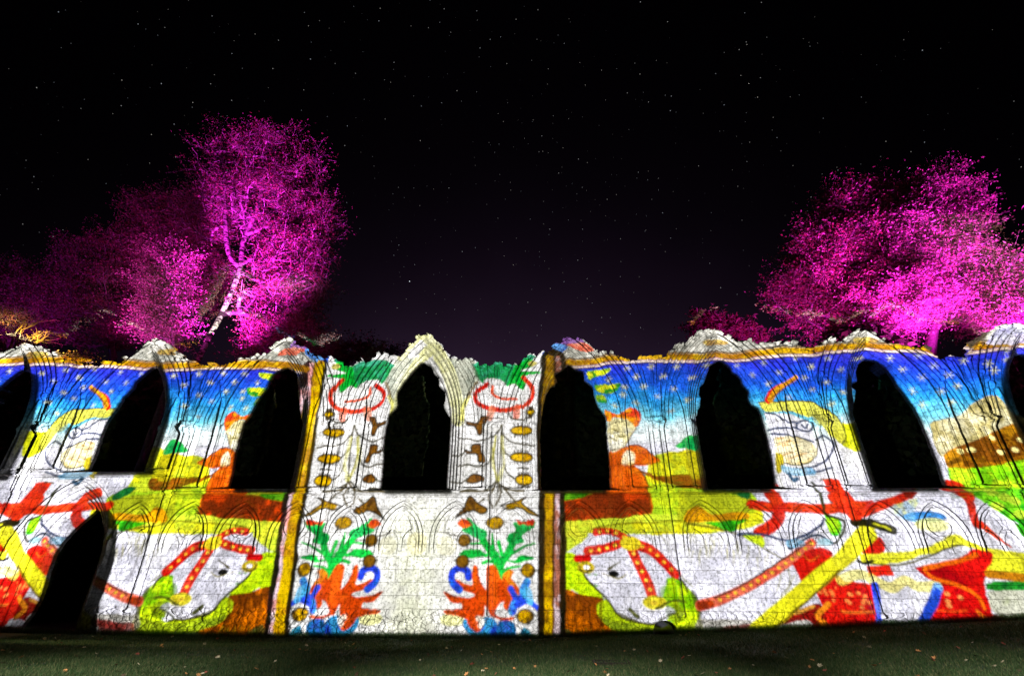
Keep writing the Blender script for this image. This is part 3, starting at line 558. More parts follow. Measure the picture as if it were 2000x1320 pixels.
def stone_mat():
    m, t = mat('weathered_limestone')
    pos = t.add('ShaderNodeTexCoord').outputs['Object']
    nz = t.add('ShaderNodeTexNoise', ins={'Vector': pos, 'Scale': 2.2, 'Detail': 3.0})
    off = t.add('ShaderNodeVectorMath', operation='MULTIPLY_ADD', ins={0: nz.outputs['Color'], 1: (.05, .05, .05), 2: pos})
    s = t.add('ShaderNodeSeparateXYZ', ins={0: off.outputs[0]})
    v2 = t.add('ShaderNodeCombineXYZ', ins={0: s.outputs[0], 1: s.outputs[2]}).outputs[0]
    br = t.add('ShaderNodeTexBrick', offset=.37, offset_frequency=2, squash=1.35, squash_frequency=3, ins={'Vector': v2, 'Color1': (.3, .3, .3, 1), 'Color2': (.95, .95, .95, 1), 'Mortar': (0, 0, 0, 1), 'Scale': 1.0, 'Mortar Size': .006, 'Mortar Smooth': .6, 'Brick Width': .72, 'Row Height': .37})
    fac = br.outputs['Fac']
    base = t.ramp(br.outputs['Color'], [(0.0, (.33, .32, .29)), (.45, (.44, .43, .40)), (1.0, (.56, .55, .52))])
    big = t.add('ShaderNodeTexNoise', ins={'Vector': pos, 'Scale': .9, 'Detail': 6.0, 'Roughness': .65})
    fine = t.add('ShaderNodeTexNoise', ins={'Vector': pos, 'Scale': 11.0, 'Detail': 8.0, 'Roughness': .75})
    base = t.mix(t.ramp(big.outputs[0], [(.42, (0, 0, 0)), (.62, (.55, .55, .55))]), base, (.24, .235, .2))
    base = t.mix(t.ramp(fine.outputs[0], [(.38, (.9, .9, .9)), (.53, (0, 0, 0))]), base, (.12, .12, .1))
    st = t.add('ShaderNodeMapping', ins={'Vector': pos, 'Scale': (9, 9, .7)})
    stn = t.add('ShaderNodeTexNoise', ins={'Vector': st.outputs[0], 'Scale': 1.0, 'Detail': 4.0})
    base = t.mix(t.ramp(stn.outputs[0], [(.56, (0, 0, 0)), (.7, (.6, .6, .6))]), base, (.17, .16, .14))
    rub = t.add('ShaderNodeTexVoronoi', feature='DISTANCE_TO_EDGE', ins={'Vector': v2, 'Scale': 5.2})
    sx = t.add('ShaderNodeSeparateXYZ', ins={0: pos})
    low = t.m('SUBTRACT', 1.0, t.m('MULTIPLY', t.m('SUBTRACT', t.m('ADD', sx.outputs[2], t.m('MULTIPLY', nz.outputs[0], .3)), .68), 12, clamp=True), clamp=True)
    # joints: ashlar above, irregular rubble in the footing
    jr = t.m('SUBTRACT', 1.0, t.m('MULTIPLY', rub.outputs[0], 16.0, clamp=True), clamp=True)
    joint = t.m('ADD', t.m('MULTIPLY', fac, t.m('SUBTRACT', 1.0, low)), t.m('MULTIPLY', jr, low), clamp=True)
    base = t.mix(t.m('MULTIPLY', joint, .5), base, (.09, .075, .06))
    h = t.m('ADD', t.m('MULTIPLY', joint, -1.0), t.m('MULTIPLY', fine.outputs[0], .7))
    h = t.m('ADD', h, t.m('MULTIPLY', big.outputs[0], .4))
    finish(t, base, .95, h, .8, .022)
    return m
STONE = stone_mat()
def simple(name, stops, scale=6, rough=.9, bs=.5, bd=.02, trans=None, island=False, detail=4.0):
    m, t = mat(name)
    if island: f = t.add('ShaderNodeNewGeometry').outputs['Random Per Island']
    else: f = t.add('ShaderNodeTexNoise', ins={'Vector': t.add('ShaderNodeTexCoord').outputs['Object'], 'Scale': scale, 'Detail': detail}).outputs[0]
    c = t.ramp(f, stops); finish(t, c, rough, None if island else f, bs, bd, trans=trans); return m
LEAF = simple('autumn_leaves', [(0, (.26, .07, .05)), (.35, (.40, .16, .13)), (.7, (.52, .30, .26)), (1, (.68, .55, .45))], island=True, trans=.25)
LEAFP = simple('pale_autumn_leaves', [(0, (.42, .20, .16)), (.5, (.58, .40, .34)), (1, (.74, .64, .52))], island=True, trans=.25)
LEAFD = simple('dark_leaves', [(0, (.03, .05, .02)), (.5, (.06, .10, .03)), (1, (.13, .15, .05))], island=True, trans=.2)
BARK = simple('grey_bark', [(.3, (.20, .17, .15)), (.7, (.42, .38, .35))], 9)
BARKP = simple('gold_lit_bark', [(.3, (.45, .33, .15)), (.7, (.62, .5, .25))], 9)  # golden light on the far left twigs, put into the bark colour
def birch():
    m, t = mat('birch_bark'); pos = t.add('ShaderNodeTexCoord').outputs['Object']
    mp = t.add('ShaderNodeMapping', ins={'Vector': pos, 'Scale': (2, 2, 7)})
    f = t.add('ShaderNodeTexNoise', ins={'Vector': mp.outputs[0], 'Scale': 1.2, 'Detail': 4.0}).outputs[0]
    finish(t, t.ramp(f, [(.44, (.06, .05, .05)), (.5, (.75, .72, .66)), (1, (.82, .8, .76))]), .8); return m
BIRCH = birch()
TURF = simple('turf', [(.3, (.010, .022, .007)), (.6, (.02, .04, .013)), (.8, (.04, .05, .022))], 1.3, bs=.3)
BLADE = simple('grass_blades', [(0, (.02, .055, .015)), (.55, (.05, .095, .035)), (.80, (.10, .13, .06)), (1, (.22, .20, .10))], island=True, trans=.2)
BLACK = simple('black_rubber', [(.3, (.010, .010, .011)), (.7, (.02, .02, .02))], 20)
IRON = simple('rusty_iron', [(.3, (.012, .011, .010)), (.7, (.04, .03, .025))], 30)

# ------------------------------------------------------------------ object helpers
def link(o, parent=None):
    COL.objects.link(o)
    if parent is not None: o.parent = parent
    return o
def empty(name, label, cat, loc=(0, 0, 0), group=None):
    o = bpy.data.objects.new(name, None); o.location = loc; link(o); o['label'] = label; o['category'] = cat
    if group: o['group'] = group
    return o
def mesh(name, V, F, m, parent=None, origin=None, smoothf=False):
    V = np.asarray(V, np.float32); F = np.asarray(F, np.int32)
    if origin is not None: V = V-np.asarray(origin, np.float32)
    me = bpy.data.meshes.new(name); k = F.shape[1]
    me.vertices.add(len(V)); me.vertices.foreach_set('co', V.ravel())
    me.loops.add(F.size); me.loops.foreach_set('vertex_index', F.ravel())
    me.polygons.add(len(F)); me.polygons.foreach_set('loop_start', np.arange(len(F), dtype=np.int32)*k)
    try: me.polygons.foreach_set('loop_total', np.full(len(F), k, np.int32))
    except Exception: pass
    me.update(calc_edges=True)
    me.polygons.foreach_set('use_smooth', np.full(len(F), smoothf)); me.materials.append(m)
    o = bpy.data.objects.new(name, me); link(o, parent); return o
def tag(o, label=None, cat=None, group=None, kind=None):
    for k, v in (('label', label), ('category', cat), ('group', group), ('kind', kind)):
        if v: o[k] = v
    return o

# ------------------------------------------------------------------ ground
gxs = np.r_[np.linspace(-400, -30, 20), np.linspace(-28, 34, 190), np.linspace(36, 400, 20)]
gys = np.r_[np.linspace(-60, -18, 10), np.linspace(-17, 2, 90), np.linspace(3, 60, 20), np.linspace(80, 900, 12)]
GX, GY = np.meshgrid(gxs, gys); GZ = ground(GX, GY)
V = np.stack([GX, GY, GZ], -1).reshape(-1, 3); nx = len(gxs); ny = len(gys)
ii = (np.arange(ny-1)[:, None]*nx+np.arange(nx-1)[None, :]).ravel()
tag(mesh('lawn', V, np.stack([ii, ii+1, ii+nx+1, ii+nx], 1), TURF, smoothf=True), kind='structure')

def blades(n, x0, x1, y0, y1, h0, h1, wd):
    x = rng.uniform(x0, x1, n); y = rng.uniform(y0, y1, n)
    d = fbm(x, y, 1.1, 9, 3); keep = rng.random(n) < .25+1.3*d; x = x[keep]; y = y[keep]; d = d[keep]; n = len(x)
    z = ground(x, y); h = rng.uniform(h0, h1, n)*(.6+.8*d); a = rng.uniform(0, 6.28, n); ln = rng.normal(0, .5, (n, 2))*h[:, None]
    dx, dy = np.cos(a)*wd, np.sin(a)*wd
    P = np.stack([np.stack([x-dx, y-dy, z-.01], 1), np.stack([x+dx, y+dy, z-.01], 1), np.stack([x+ln[:, 0], y+ln[:, 1], z+h], 1)], 1)
    return P.reshape(-1, 3)
P = np.vstack([blades(210000, -7.5, 15, -9.2, -5, .03, .075, .005), blades(150000, -11, 19, -5, -.02, .03, .08, .006), blades(26000, -15, 20, -.25, .0, .05, .18, .007)])
tag(mesh('grass', P, np.arange(len(P)).reshape(-1, 3), BLADE), 'short mown lawn grass in front of the ruined wall', 'grass', kind='stuff')

# ------------------------------------------------------------------ the ruined wall: relief computed on a fine grid, then cut into its parts
DX = .023
xs = np.arange(-18.9, 24.6, DX); zs = np.arange(-.45, 10.75, DX)
X, Z = np.meshgrid(xs, zs)
def quirk(d, c, wdt, dep): return -dep*1.15*np.exp(-(np.abs(d-c)/(wdt*1.35))**3)
def roll(d, c, r, a): return 1.3*a*np.sqrt(np.clip(1-((d-c)/r)**2, 0, 1))
warp = (fbm(X, Z, 1.1, 21, 2)-.5)*.018; warp2 = (fbm(X, Z, 1.1, 41, 2)-.5)*.018
Xw, Zw = X+warp, Z+warp2
H = (fbm(X, Z, .8, 1, 3)-.5)*.035+(fbm(X, Z, 6, 2, 4)-.5)*.022
# proud and worn blocks, matching the courses of the material
rown = np.floor(Z/.37); off = np.where(rown % 2 == 0, .27, 0.); bn = np.floor((X+off)/.72)
rr = np.random.default_rng(4).random(20000); hsh = rr[((rown*71+bn*13+999).astype(int)) % 20000]
H += (hsh-.5)*.014-np.where(hsh > .95, .02, 0)
lowm = np.clip((.75-Z)/.1, 0, 1); c1, c2, cid = cells(X, Z, 4.2, 8)
H += lowm*((cid-.5)*.07+.05-.09*np.exp(-((c2-c1)/.12)**2))
lab = np.zeros(X.shape, np.int16)   # 0 = plain wall face
names = {0: 'wall_face'}
def label(mask, name):
    k = len(names); names[k] = name; lab[mask] = k; return k
TOPZ = np.interp(X+(fbm(X, Z, 5, 61, 3)-.5)*.25, TOPW[:, 0], TOPW[:, 1])
t1, t2, tid = cells(X, Z, 5.5, 77)
# blind arcade
ACX = []
for px in (-30, 75, 178, 280, 384, 483, 585, 688, 790, 893, 998, 1130, 1229, 1367, 1467, 1568, 1710, 1815, 1925, 2040):
    cx = xz([(px, 978)])[0, 0]
    if -13.4 < cx < -10.2: continue
    ACX.append(cx); a, sp_, ap = .84, 2.72, 3.93
    u = Xw-cx; d = parch(u, Zw, a, sp_, ap); reg = (np.abs(u) < .9) & (Z > 1.9) & (Z < 4.03)
    if not reg.any(): continue
    legf = np.clip((Zw-2.25)/.25, 0, 1)
    prof = roll(d, -.05, .06, .07)+quirk(d, -.12, .018, .07)+roll(d, -.18, .05, .05)+quirk(d, -.25, .016, .06)
    ins = np.clip((-.25-d)/.05, 0, 1)
    style = int(abs(px)*7) % 3
    if px in (1130, 1815, 75) or style == 0:
        dc = np.hypot(u, Zw-3.15)-.36; tr = roll(dc, 0, .05, .06)+quirk(dc, .07, .016, .05)+quirk(dc, -.07, .016, .04)
        dl = parch(u, Zw, .12, 2.0, 2.8); tr = tr+roll(dl, .02, .03, .04)*(Zw > 2.3)
        d3 = parch(np.abs(u)-.42, Zw, .26, 2.4, 2.85); tr = tr+roll(d3, 0, .04, .04)*(Zw > 2.3)
    else:
        d3 = parch(np.abs(u)-.30, Zw, .25, 2.55, 3.0); dc = parch(u, Zw, .36, 2.95, 3.6)
        tr = roll(d3, 0, .045, .05)*(dc > -.3)+quirk(d3, .06, .015, .05)+roll(dc, 0, .05, .05)*(Zw > 2.95)+quirk(dc, -.07, .015, .05)*(Zw > 2.95)
    rag = np.clip((fbm(X, Z, 2.3, 300+px, 2)-.33)*8, 0, 1)
    H += np.where(reg, legf*(prof+ins*(-.09+tr*rag)), 0)
    label(reg & (d < .02) & (Z > 2.25), 'blind_arch')
# string course under the windows
for (xa, xb, z0) in ((-18.9, -8.9, 4.84), (-8.9, 24.6, 4.16)):
    mk = (X >= xa) & (X < xb); zz = Zw-z0
    H += np.where(mk, np.clip(1-np.abs(zz-.17)/.07, 0, 1)*.09+roll(zz, .06, .06, .10)+quirk(zz, -.02, .018, .07)+quirk(zz, .245, .014, .05), 0)
    label(mk & (zz > -.03) & (zz < .25), 'string_course')
# windows, flanking lancets
holes = np.zeros(X.shape, bool)
for k, cx in enumerate(XW):
    sill = float(OPW[k][:, 1].min()); u = Xw-cx
    bay = (np.abs(X-cx) < 2.9) & (Z > sill-.02)
    # flanking blind lancets
    for sg in (-1, 1):
        dl = parch(u-sg*2.2, Zw, .33, ZS+.1, 8.35, sill+.05)
        H += np.where(bay, np.clip(-dl/.04, 0, 1)*-.09+roll(dl, .05, .055, .07)+quirk(dl, .125, .018, .06)+quirk(dl, -.015, .02, .06), 0)
        label(bay & (dl < .1), 'blind_lancet')
    # wall rib of the lost vault
    dr = parch(u, Zw, 2.62, ZS, 10.95); up = np.clip((Zw-ZS)/.2, 0, 1)
    wr = -dr/(1+.55*np.clip(Zw-ZS, 0, 4)/4)          # the orders open out towards the apex
    rb = roll(wr, -.05, .07, .09)+quirk(wr, .04, .016, .10)+roll(wr, .11, .055, .08)+quirk(wr, .185, .014, .09)+roll(wr, .25, .05, .06)+quirk(wr, .32, .014, .09)+roll(wr, .385, .05, .05)+quirk(wr, .455, .014, .07)
    reg = (np.abs(X-cx) < 2.92) & ((k != 3) | (Z > 99) | (np.abs(u) > 1.45)) & (wr > -.12) & (wr < .48) & (Z > ZS)
    H = np.where(reg, H*.5+rb*up, H)
    label(reg & (wr > -.1) & (wr < .46), 'wall_rib')
    # window orders
    di = parch(u, Zw, 1.19, ZS, 9.42); do = parch(u, Zw, 1.62, ZS, 10.0)
    if k == 3: do = parch(u, Zw, 1.72, ZS, 10.45)
    if k in (0, 1, 2, 4, 5, 6, 7): pass
    t = np.clip(di/(di-do+1e-6), 0, 1); mk = bay & (do < 0)
    ord_ = t*4
    f = ord_-np.floor(ord_)
    prof = -DEP*(1-t)+.075*np.sqrt(np.clip(1-((f-.5)/.42)**2, 0, 1))-.10*np.exp(-(f/.09)**2)-.10*np.exp(-((1-f)/.09)**2)
    prof += (fbm(X, Z, 3.5, 500+k, 3)-.5)*.10*(1-t)
    cap = np.clip(1-np.abs(Zw-(ZS-.08))/.16, 0, 1)*np.clip((t-.25)*4, 0, 1); prof += cap*.10
    prof = np.where(di < 0, -DEP-.02, prof)
    H = np.where(mk, prof, H)
    hood = roll(do, .05, .06, .07)+quirk(do, .125, .018, .05)
    H += np.where(bay & (do >= 0) & (Z > ZS), hood, 0)
    label(mk | (bay & (do < .1) & (Z > ZS)), 'window_arch')
    sx_ = slice(max(0, int((cx-2-xs[0])/DX)), max(0, int((cx+2-xs[0])/DX)))
    if sx_.stop > sx_.start: holes[:, sx_] |= opening(k, X[:, sx_]+(vnoise(X[:, sx_], Z[:, sx_], 6, 70+k)-.5)*.04, Z[:, sx_])
# doorway
cx = -11.95; u = Xw-cx
di = parch(u, Zw, 1.10, 2.1, 3.9); do = parch(u, Zw, 1.75, 2.1, 4.62); t = np.clip(di/(di-do+1e-6), 0, 1); f = t*4-np.floor(t*4); mk = (do < 0) & (Z < 4.8)
prof = -DEP*(1-t)+.07*np.sqrt(np.clip(1-((f-.5)/.42)**2, 0, 1))-.09*np.exp(-(f/.1)**2)-.09*np.exp(-((1-f)/.1)**2)
H = np.where(mk, np.where(di < 0, -DEP-.02, prof), H); label(mk, 'doorway'); holes |= inpoly(X, Z, DOW)
H += np.where((do >= 0) & (do < .2) & (Z > 1.9) & (Z < 4.8), roll(do, .05, .06, .07)+quirk(do, .13, .018, .05), 0)
# piers: clustered shafts, capitals, springers
for px_ in XP:
    v = X+warp*.6-px_; zt = ZS-.25
    low_ = .55
    inz = (Z > low_) & (Z < zt+.1)
    big = np.where(Z > 4.2, 1.0, .75)
    sh = roll(v, 0, .10, .11)*big; side = (roll(v, .19, .06, .06)+roll(v, -.19, .06, .06))*(Z > 4.3)
    gr = quirk(v, .115, .018, .07)+quirk(v, -.115, .018, .07)+(quirk(v, .27, .018, .07)+quirk(v, -.27, .018, .07))*(Z > 4.3)
    reg = (np.abs(v) < .3) & inz
    H = np.where(reg, H*.4+sh+side+gr, H); label(reg & (np.abs(v) < np.where(Z > 4.3, .26, .11)), 'wall_shaft')
    bs_ = np.clip(1-np.abs(Z-low_-.06)/.10, 0, 1)*np.clip(1-np.abs(v)/.24, 0, 1); H += bs_*.12
    # springer fan
    zz = Z-ZS; fan = (zz > 0) & (zz < 3.2) & (np.abs(v) < 1.2)
    acc = np.zeros(X.shape)
    for j, s_ in enumerate((-1, -.62, -.28, 0, .28, .62, 1)):
        hgt = (1.6, 2.2, 2.7, 2.0, 2.5, 2.3, 1.7)[(j+int(abs(px_)*3)) % 7]
        xc = s_*(.17+.085*np.clip(zz, 0, 9)**1.55)
        dd = np.abs(v-xc); fade = np.clip((hgt-zz)/.4, 0, 1)
        acc += (roll(dd, 0, .05, .07)+quirk(dd, .065, .012, .045))*fade
    H += np.where(fan, acc*np.clip(zz/.1, 0, 1), 0); label(fan & (np.abs(v) < .26+.1*np.clip(zz, 0, 9)**1.55) & (zz < 2.5), 'vault_springer')
    cp = np.clip(1-np.abs(Z-(ZS-.10))/.24, 0, 1); bell = np.clip(1.15-(np.abs(v)/(.24+.18*np.clip((Z-ZS+.34)/.4, 0, 1)))**4, 0, 1)
    H += cp**.6*bell*(.16+.14*np.exp(-(t2-t1)/.3)*0+.10*vnoise(X, Z, 11, 88)); label((np.abs(v) < .36) & (np.abs(Z-(ZS-.10)) < .2), 'capital')
# broken top
tz = np.clip(1-(TOPZ-Z)/.55, 0, 1)*(lab == 0)+np.clip(1-(TOPZ-Z)/.22, 0, 1)*.6*(lab != 0)
H += tz*((tid-.5)*.32-.10*np.exp(-((t2-t1)/.13)**2))
H += (fbm(X, Z, 14, 900, 2)-.5)*.016
keep = ~holes & (Z < TOPZ+(tid-.5)*.16) & (Z > np.interp(X, GXP, GZP)-.2)

wall = empty('ruined_abbey_wall', 'long roofless stone abbey wall with pointed window openings under a coloured light show', 'ruined wall', (3, 0, 0))
nzr, nxc = X.shape
Vall = np.stack([X, -H, Z], -1).reshape(-1, 3)
Kc = keep[:-1, :-1] & keep[1:, 1:] & keep[1:, :-1] & keep[:-1, 1:]
Lc = lab[:-1, :-1]
# number every bay/arch separately; the plain face stays one part
base_i = (np.arange(nzr-1)[:, None]*nxc+np.arange(nxc-1)[None, :])
def sub(name, F, parent=None, V=Vall, sm=False):
    uq, inv = np.unique(F, return_inverse=True)
    return mesh(name, V[uq], inv.reshape(F.shape), STONE, wall if parent is None else parent, (3, 0, 0), sm)
ACX = np.array(ACX); LCX = np.sort(np.r_[np.array(XW)-2.2, np.array(XW)+2.2]); XPa = np.array(XP)
CENT = {'window_arch': np.array(XW), 'wall_rib': np.array(XW), 'blind_lancet': LCX, 'blind_arch': ACX, 'wall_shaft': XPa, 'vault_springer': XPa, 'capital': XPa, 'string_course': np.array(XW)}
Xc = X[:-1, :-1]; byname = {}
for k, nm in names.items(): byname.setdefault(nm, []).append(k)
shaft_of = {}
for nm in sorted(byname, key=lambda q: q == 'capital'):
    mk = Kc & np.isin(Lc, byname[nm])
    jj, ii_ = np.nonzero(mk)
    if len(jj) < 40: continue
    g = np.zeros(len(jj), int) if nm not in CENT else np.abs(Xc[jj, ii_][:, None]-CENT[nm][None]).argmin(1)
    for q in np.unique(g):
        sel = g == q
        if sel.sum() < 40: continue
        b = jj[sel]*nxc+ii_[sel]; F = np.stack([b, b+1, b+nxc+1, b+nxc], 1)
        par_ = shaft_of.get(q) if nm == 'capital' else None
        o = sub(nm, F, par_, sm=True)
        if par_ is not None: o.location = (0, 0, 0)
        if nm == 'wall_shaft': shaft_of[q] = o
# thickness: carry every free edge back through the wall
F1 = []
VB = Vall.copy(); VB[:, 1] = np.where((Vall[:, 1] > .3), DEP+.16, 1.25)
V2 = np.vstack([Vall, VB]); nv = len(Vall)
hor = Kc[:, :-1] != Kc[:, 1:]; jj, ii_ = np.nonzero(hor); a_ = jj*nxc+ii_+1; b_ = a_+nxc; F1.append(np.stack([a_, b_, b_+nv, a_+nv], 1))
ver = Kc[:-1, :] != Kc[1:, :]; jj, ii_ = np.nonzero(ver); a_ = (jj+1)*nxc+ii_; b_ = a_+1; F1.append(np.stack([a_, b_, b_+nv, a_+nv], 1))
F1 = np.vstack(F1); uq, inv = np.unique(F1, return_inverse=True)
mesh('wall_core', V2[uq], inv.reshape(F1.shape), STONE, wall, (3, 0, 0))

# loose stones on the broken top
def ico_stone(n):
    t = (1+5**.5)/2
    v = np.array([(-1,t,0),(1,t,0),(-1,-t,0),(1,-t,0),(0,-1,t),(0,1,t),(0,-1,-t),(0,1,-t),(t,0,-1),(t,0,1),(-t,0,-1),(-t,0,1)], float); v /= np.linalg.norm(v[0])
    f = np.array([(0,11,5),(0,5,1),(0,1,7),(0,7,10),(0,10,11),(1,5,9),(5,11,4),(11,10,2),(10,7,6),(7,1,8),(3,9,4),(3,4,2),(3,2,6),(3,6,8),(3,8,9),(4,9,5),(2,4,11),(6,2,10),(8,6,7),(9,8,1)])
    return v, f
iv_, if_ = ico_stone(0)
for b0, b1 in zip(XP[:-1], XP[1:]):
    Vs, Fs = [], []; n_ = 0
    for i in range(46):
        x = rng.uniform(max(b0, -18.8), min(b1, 24)); 
        zt = np.interp(x, TOPW[:, 0], TOPW[:, 1]); s_ = rng.uniform(.05, .15)*rng.choice([1, 1, 1.5])
        v = iv_*(1+rng.normal(0, .16, (12, 1)))*np.array([1.5, 1.1, .75])*s_
        a = rng.uniform(0, 3.1); v = np.stack([v[:, 0]*math.cos(a)-v[:, 1]*math.sin(a), v[:, 0]*math.sin(a)+v[:, 1]*math.cos(a), v[:, 2]], 1)
        y = rng.uniform(-.02, 1.1)
        Vs.append(v+[x, y, zt-.04+.02*y]); Fs.append(if_+n_); n_ += 12
    tag(mesh('loose_stones', np.vstack(Vs), np.vstack(Fs), STONE, wall, (3, 0, 0)), kind='stuff')

# ------------------------------------------------------------------ trees
def tubes(A, B, ra, rb, sides=4):
    n = len(A); d = B-A; L_ = np.linalg.norm(d, axis=1, keepdims=True)+1e-9; d = d/L_
    ref = np.where(np.abs(d[:, 2:3]) > .9, np.array([[1., 0, 0]]), np.array([[0, 0, 1.]]))
    u = np.cross(d, ref); u /= np.linalg.norm(u, axis=1, keepdims=True)+1e-9; v = np.cross(d, u)
    an = np.arange(sides)*2*np.pi/sides
    ring = np.cos(an)[None, :, None]*u[:, None]+np.sin(an)[None, :, None]*v[:, None]
    P = np.concatenate([A[:, None]+ring*ra[:, None, None], B[:, None]+ring*rb[:, None, None]], 1).reshape(-1, 3)
    k = np.arange(sides); q = np.stack([k, (k+1) % sides, (k+1) % sides+sides, k+sides], 1)
    F = (np.arange(n)[:, None, None]*2*sides+q[None]).reshape(-1, 4)
    return P, F
def leaves(C, size, flat=.5, stretch=1.7):
    n = len(C); a = rng.normal(size=(n, 3)); a[:, 2] *= flat; a /= np.linalg.norm(a, axis=1, keepdims=True)
    b = rng.normal(size=(n, 3)); b -= (b*a).sum(1, keepdims=True)*a; b /= np.linalg.norm(b, axis=1, keepdims=True)
    s = size*rng.uniform(.55, 1.3, (n, 1)); a = a*s*stretch; b = b*s
    P = np.stack([C-a, C-b*.8+a*.1, C+a, C+b*.8+a*.1], 1).reshape(-1, 3)
    return P, np.arange(4*n).reshape(-1, 4)
def tree(name, label_, cat, Y, trunk, blobs, n_att, n_leaf, leaf, lmat, bark, r0=.3, seed=1, group=None, clump=.75, stretch=1.7, ydep=.5, thick=1.0, limbs=(), bare=False):
    """trunk/limbs: polylines in photo pixels on the plane y=Y; blobs: crown lobes (px centre, px radii)"""
    r = np.random.default_rng(seed)
    T = smooth(at(np.array([q[0] for q in trunk]), np.array([q[1] for q in trunk]), Y), 6)
    base = T[0].copy(); gz_ = float(ground(base[0], Y))
    nodes = [T[0]]; par = [-1]
    for p in T[1:]: nodes.append(p); par.append(len(nodes)-2)
    for lb in limbs:
        Pn = smooth(at(np.array([q[0] for q in lb]), np.array([q[1] for q in lb]), Y), 6)
        dy = r.uniform(-1, 1)*1.6; Pn[:, 1] += np.linspace(0, dy, len(Pn))
        j = int(np.argmin(np.linalg.norm(np.array(nodes)-Pn[0], axis=1)))
        for p in Pn: nodes.append(p); par.append(j); j = len(nodes)-1
    att = []
    wts = np.array([b[2]*b[3] for b in blobs], float); wts /= wts.sum()
    for b, wt in zip(blobs, wts):
        c = at(b[0], b[1], Y); ex = at(b[0]+b[2], b[1], Y)-c; ez = at(b[0], b[1]-b[3], Y)-c
        m_ = max(3, int(n_att*wt)); q = r.normal(size=(m_, 3)); q /= np.linalg.norm(q, axis=1, keepdims=True); q *= r.uniform(.25, 1, (m_, 1))**.5
        rx = abs(ex[0]); rz = abs(ez[2]); ry = min(rx*ydep, Y-1.9+.5)
        att.append(c+q*[rx*.9, ry, rz*.84])
    att = np.vstack(att); att = att[att[:, 2] > .5]
    att = att[np.argsort(np.linalg.norm(att[:, None]-T[None, ::3], axis=2).min(1))]
    nodes = [np.array(p) for p in nodes]; ends = []
    arr = np.zeros((len(nodes)+len(att)*14+10, 3)); arr[:len(nodes)] = nodes; nn = len(nodes)
    for p in att:
        d = arr[:nn]-p; dist = np.linalg.norm(d, axis=1)+np.clip(d[:, 2]+.2, 0, 9)*1.2
        j = int(np.argmin(dist)); a = arr[j]; L_ = np.linalg.norm(p-a); k = max(2, min(12, int(L_/.6)))
        mid = (a+p)/2+r.normal(0, .09*L_, 3)+[0, 0, .10*L_]
        prev = j
        for q in range(1, k+1):
            t = q/k; pt = (1-t)**2*a+2*t*(1-t)*mid+t*t*p+r.normal(0, .03, 3)*(q < k)
            if nn >= len(arr)-1: break
            arr[nn] = pt; par.append(prev); prev = nn; nn += 1
        ends.append(prev)
    arr = arr[:nn]; par = np.array(par); cnt = np.zeros(nn)
    cnt[ends] += 1
    for i in range(nn-1, 0, -1): cnt[par[i]] += cnt[i]
    rad = np.clip(.0165*thick*(cnt+.3)**.42, .012, r0); rad[:len(T)] = np.maximum(rad[:len(T)], np.linspace(r0, r0*.3, len(T)))
    i = np.arange(1, nn); A, B = arr[par[i]], arr[i]; ra, rb = np.minimum(rad[par[i]], rad[i]*1.6), rad[i]
    lowT = np.array([[base[0], Y, gz_-.2]]); 
    A = np.vstack([lowT, A]); B = np.vstack([T[:1], B]); ra = np.r_[r0*1.25, ra]; rb = np.r_[r0, rb]
    P1, F1_ = tubes(A, B, ra, rb, 6)
    # twigs round every attractor
    E_ = arr[ends]; tw = 5; S = np.repeat(E_, tw, 0); dirn = r.normal(size=S.shape)*[1.2, 1.0, .7]+[0, 0, .25]
    dirn /= np.linalg.norm(dirn, axis=1, keepdims=True); Lw = r.uniform(.5, 1.1, (len(S), 1))*clump*1.3
    Mid = S+dirn*Lw*.55+r.normal(0, .07, S.shape); End = S+dirn*Lw
    P2, F2 = tubes(np.vstack([S, Mid]), np.vstack([Mid, End]), np.full(2*len(S), .011*thick), np.full(2*len(S), .007*thick), 3)
    root = empty(name, label_, cat, (float(base[0]), Y, gz_), group); o0 = (base[0], Y, gz_)
    tr = mesh('trunk', np.vstack([P1, P2]), np.vstack([F1_, F2+len(P1)]), bark, root, o0, True)
    per = max(1, int(n_leaf/len(S)))
    t = r.uniform(.1, 1.15, (len(S), per, 1)); C = S[:, None]+(End-S)[:, None]*t+r.normal(0, .16*clump, (len(S), per, 3))*[1.5, 1.2, .8]
    C = C.reshape(-1, 3); C = C[r.random(len(C)) < .92]; C = C[C[:, 1] > 1.6]
    if bare: C = C[~((np.abs(C[:, None, ::2]-T[None, ::2, ::2]).max(2) < .75).any(1) & (C[:, 1] < Y+.2))]
    P3, F3 = leaves(C, leaf, .5, stretch); mesh('crown', P3, F3, lmat, root, o0)
    return root

tree('birch_tree', 'tallest tree on the left, leaning white birch trunk under a large magenta lit crown', 'tree', 6.5,
     [(388,700),(405,665),(428,622),(448,580),(462,545),(470,520),(474,480),(480,440),(492,410)],
     [(440,325,85,66),(510,305,85,65),(400,420,60,60),(620,430,45,70),(500,400,100,90),(580,350,65,80),(595,450,68,90),(560,520,90,80),(430,400,55,70),(440,260,30,22),(540,600,90,50),(600,560,55,60)], 620, 60000, .030, LEAF, BIRCH, .15, 11, thick=1.2, clump=1.0, stretch=2.4, bare=True,
     limbs=([(470,525),(452,500),(450,430),(452,350),(440,290)], [(476,470),(505,400),(520,340),(560,305)], [(468,520),(540,470),(600,430),(650,400)], [(470,530),(520,560),(560,552),(572,588)], [(474,480),(490,380),(500,300),(498,260)]))
tree('small_tree', 'low dark crimson tree filling the gap below the birch branches', 'tree', 5.8, [(520,705),(520,680),(522,650)],
     [(520,650,45,42),(580,655,60,40),(620,680,40,22),(480,690,25,14)], 140, 13000, .036, LEAF, BARK, .12, 31, clump=.8)
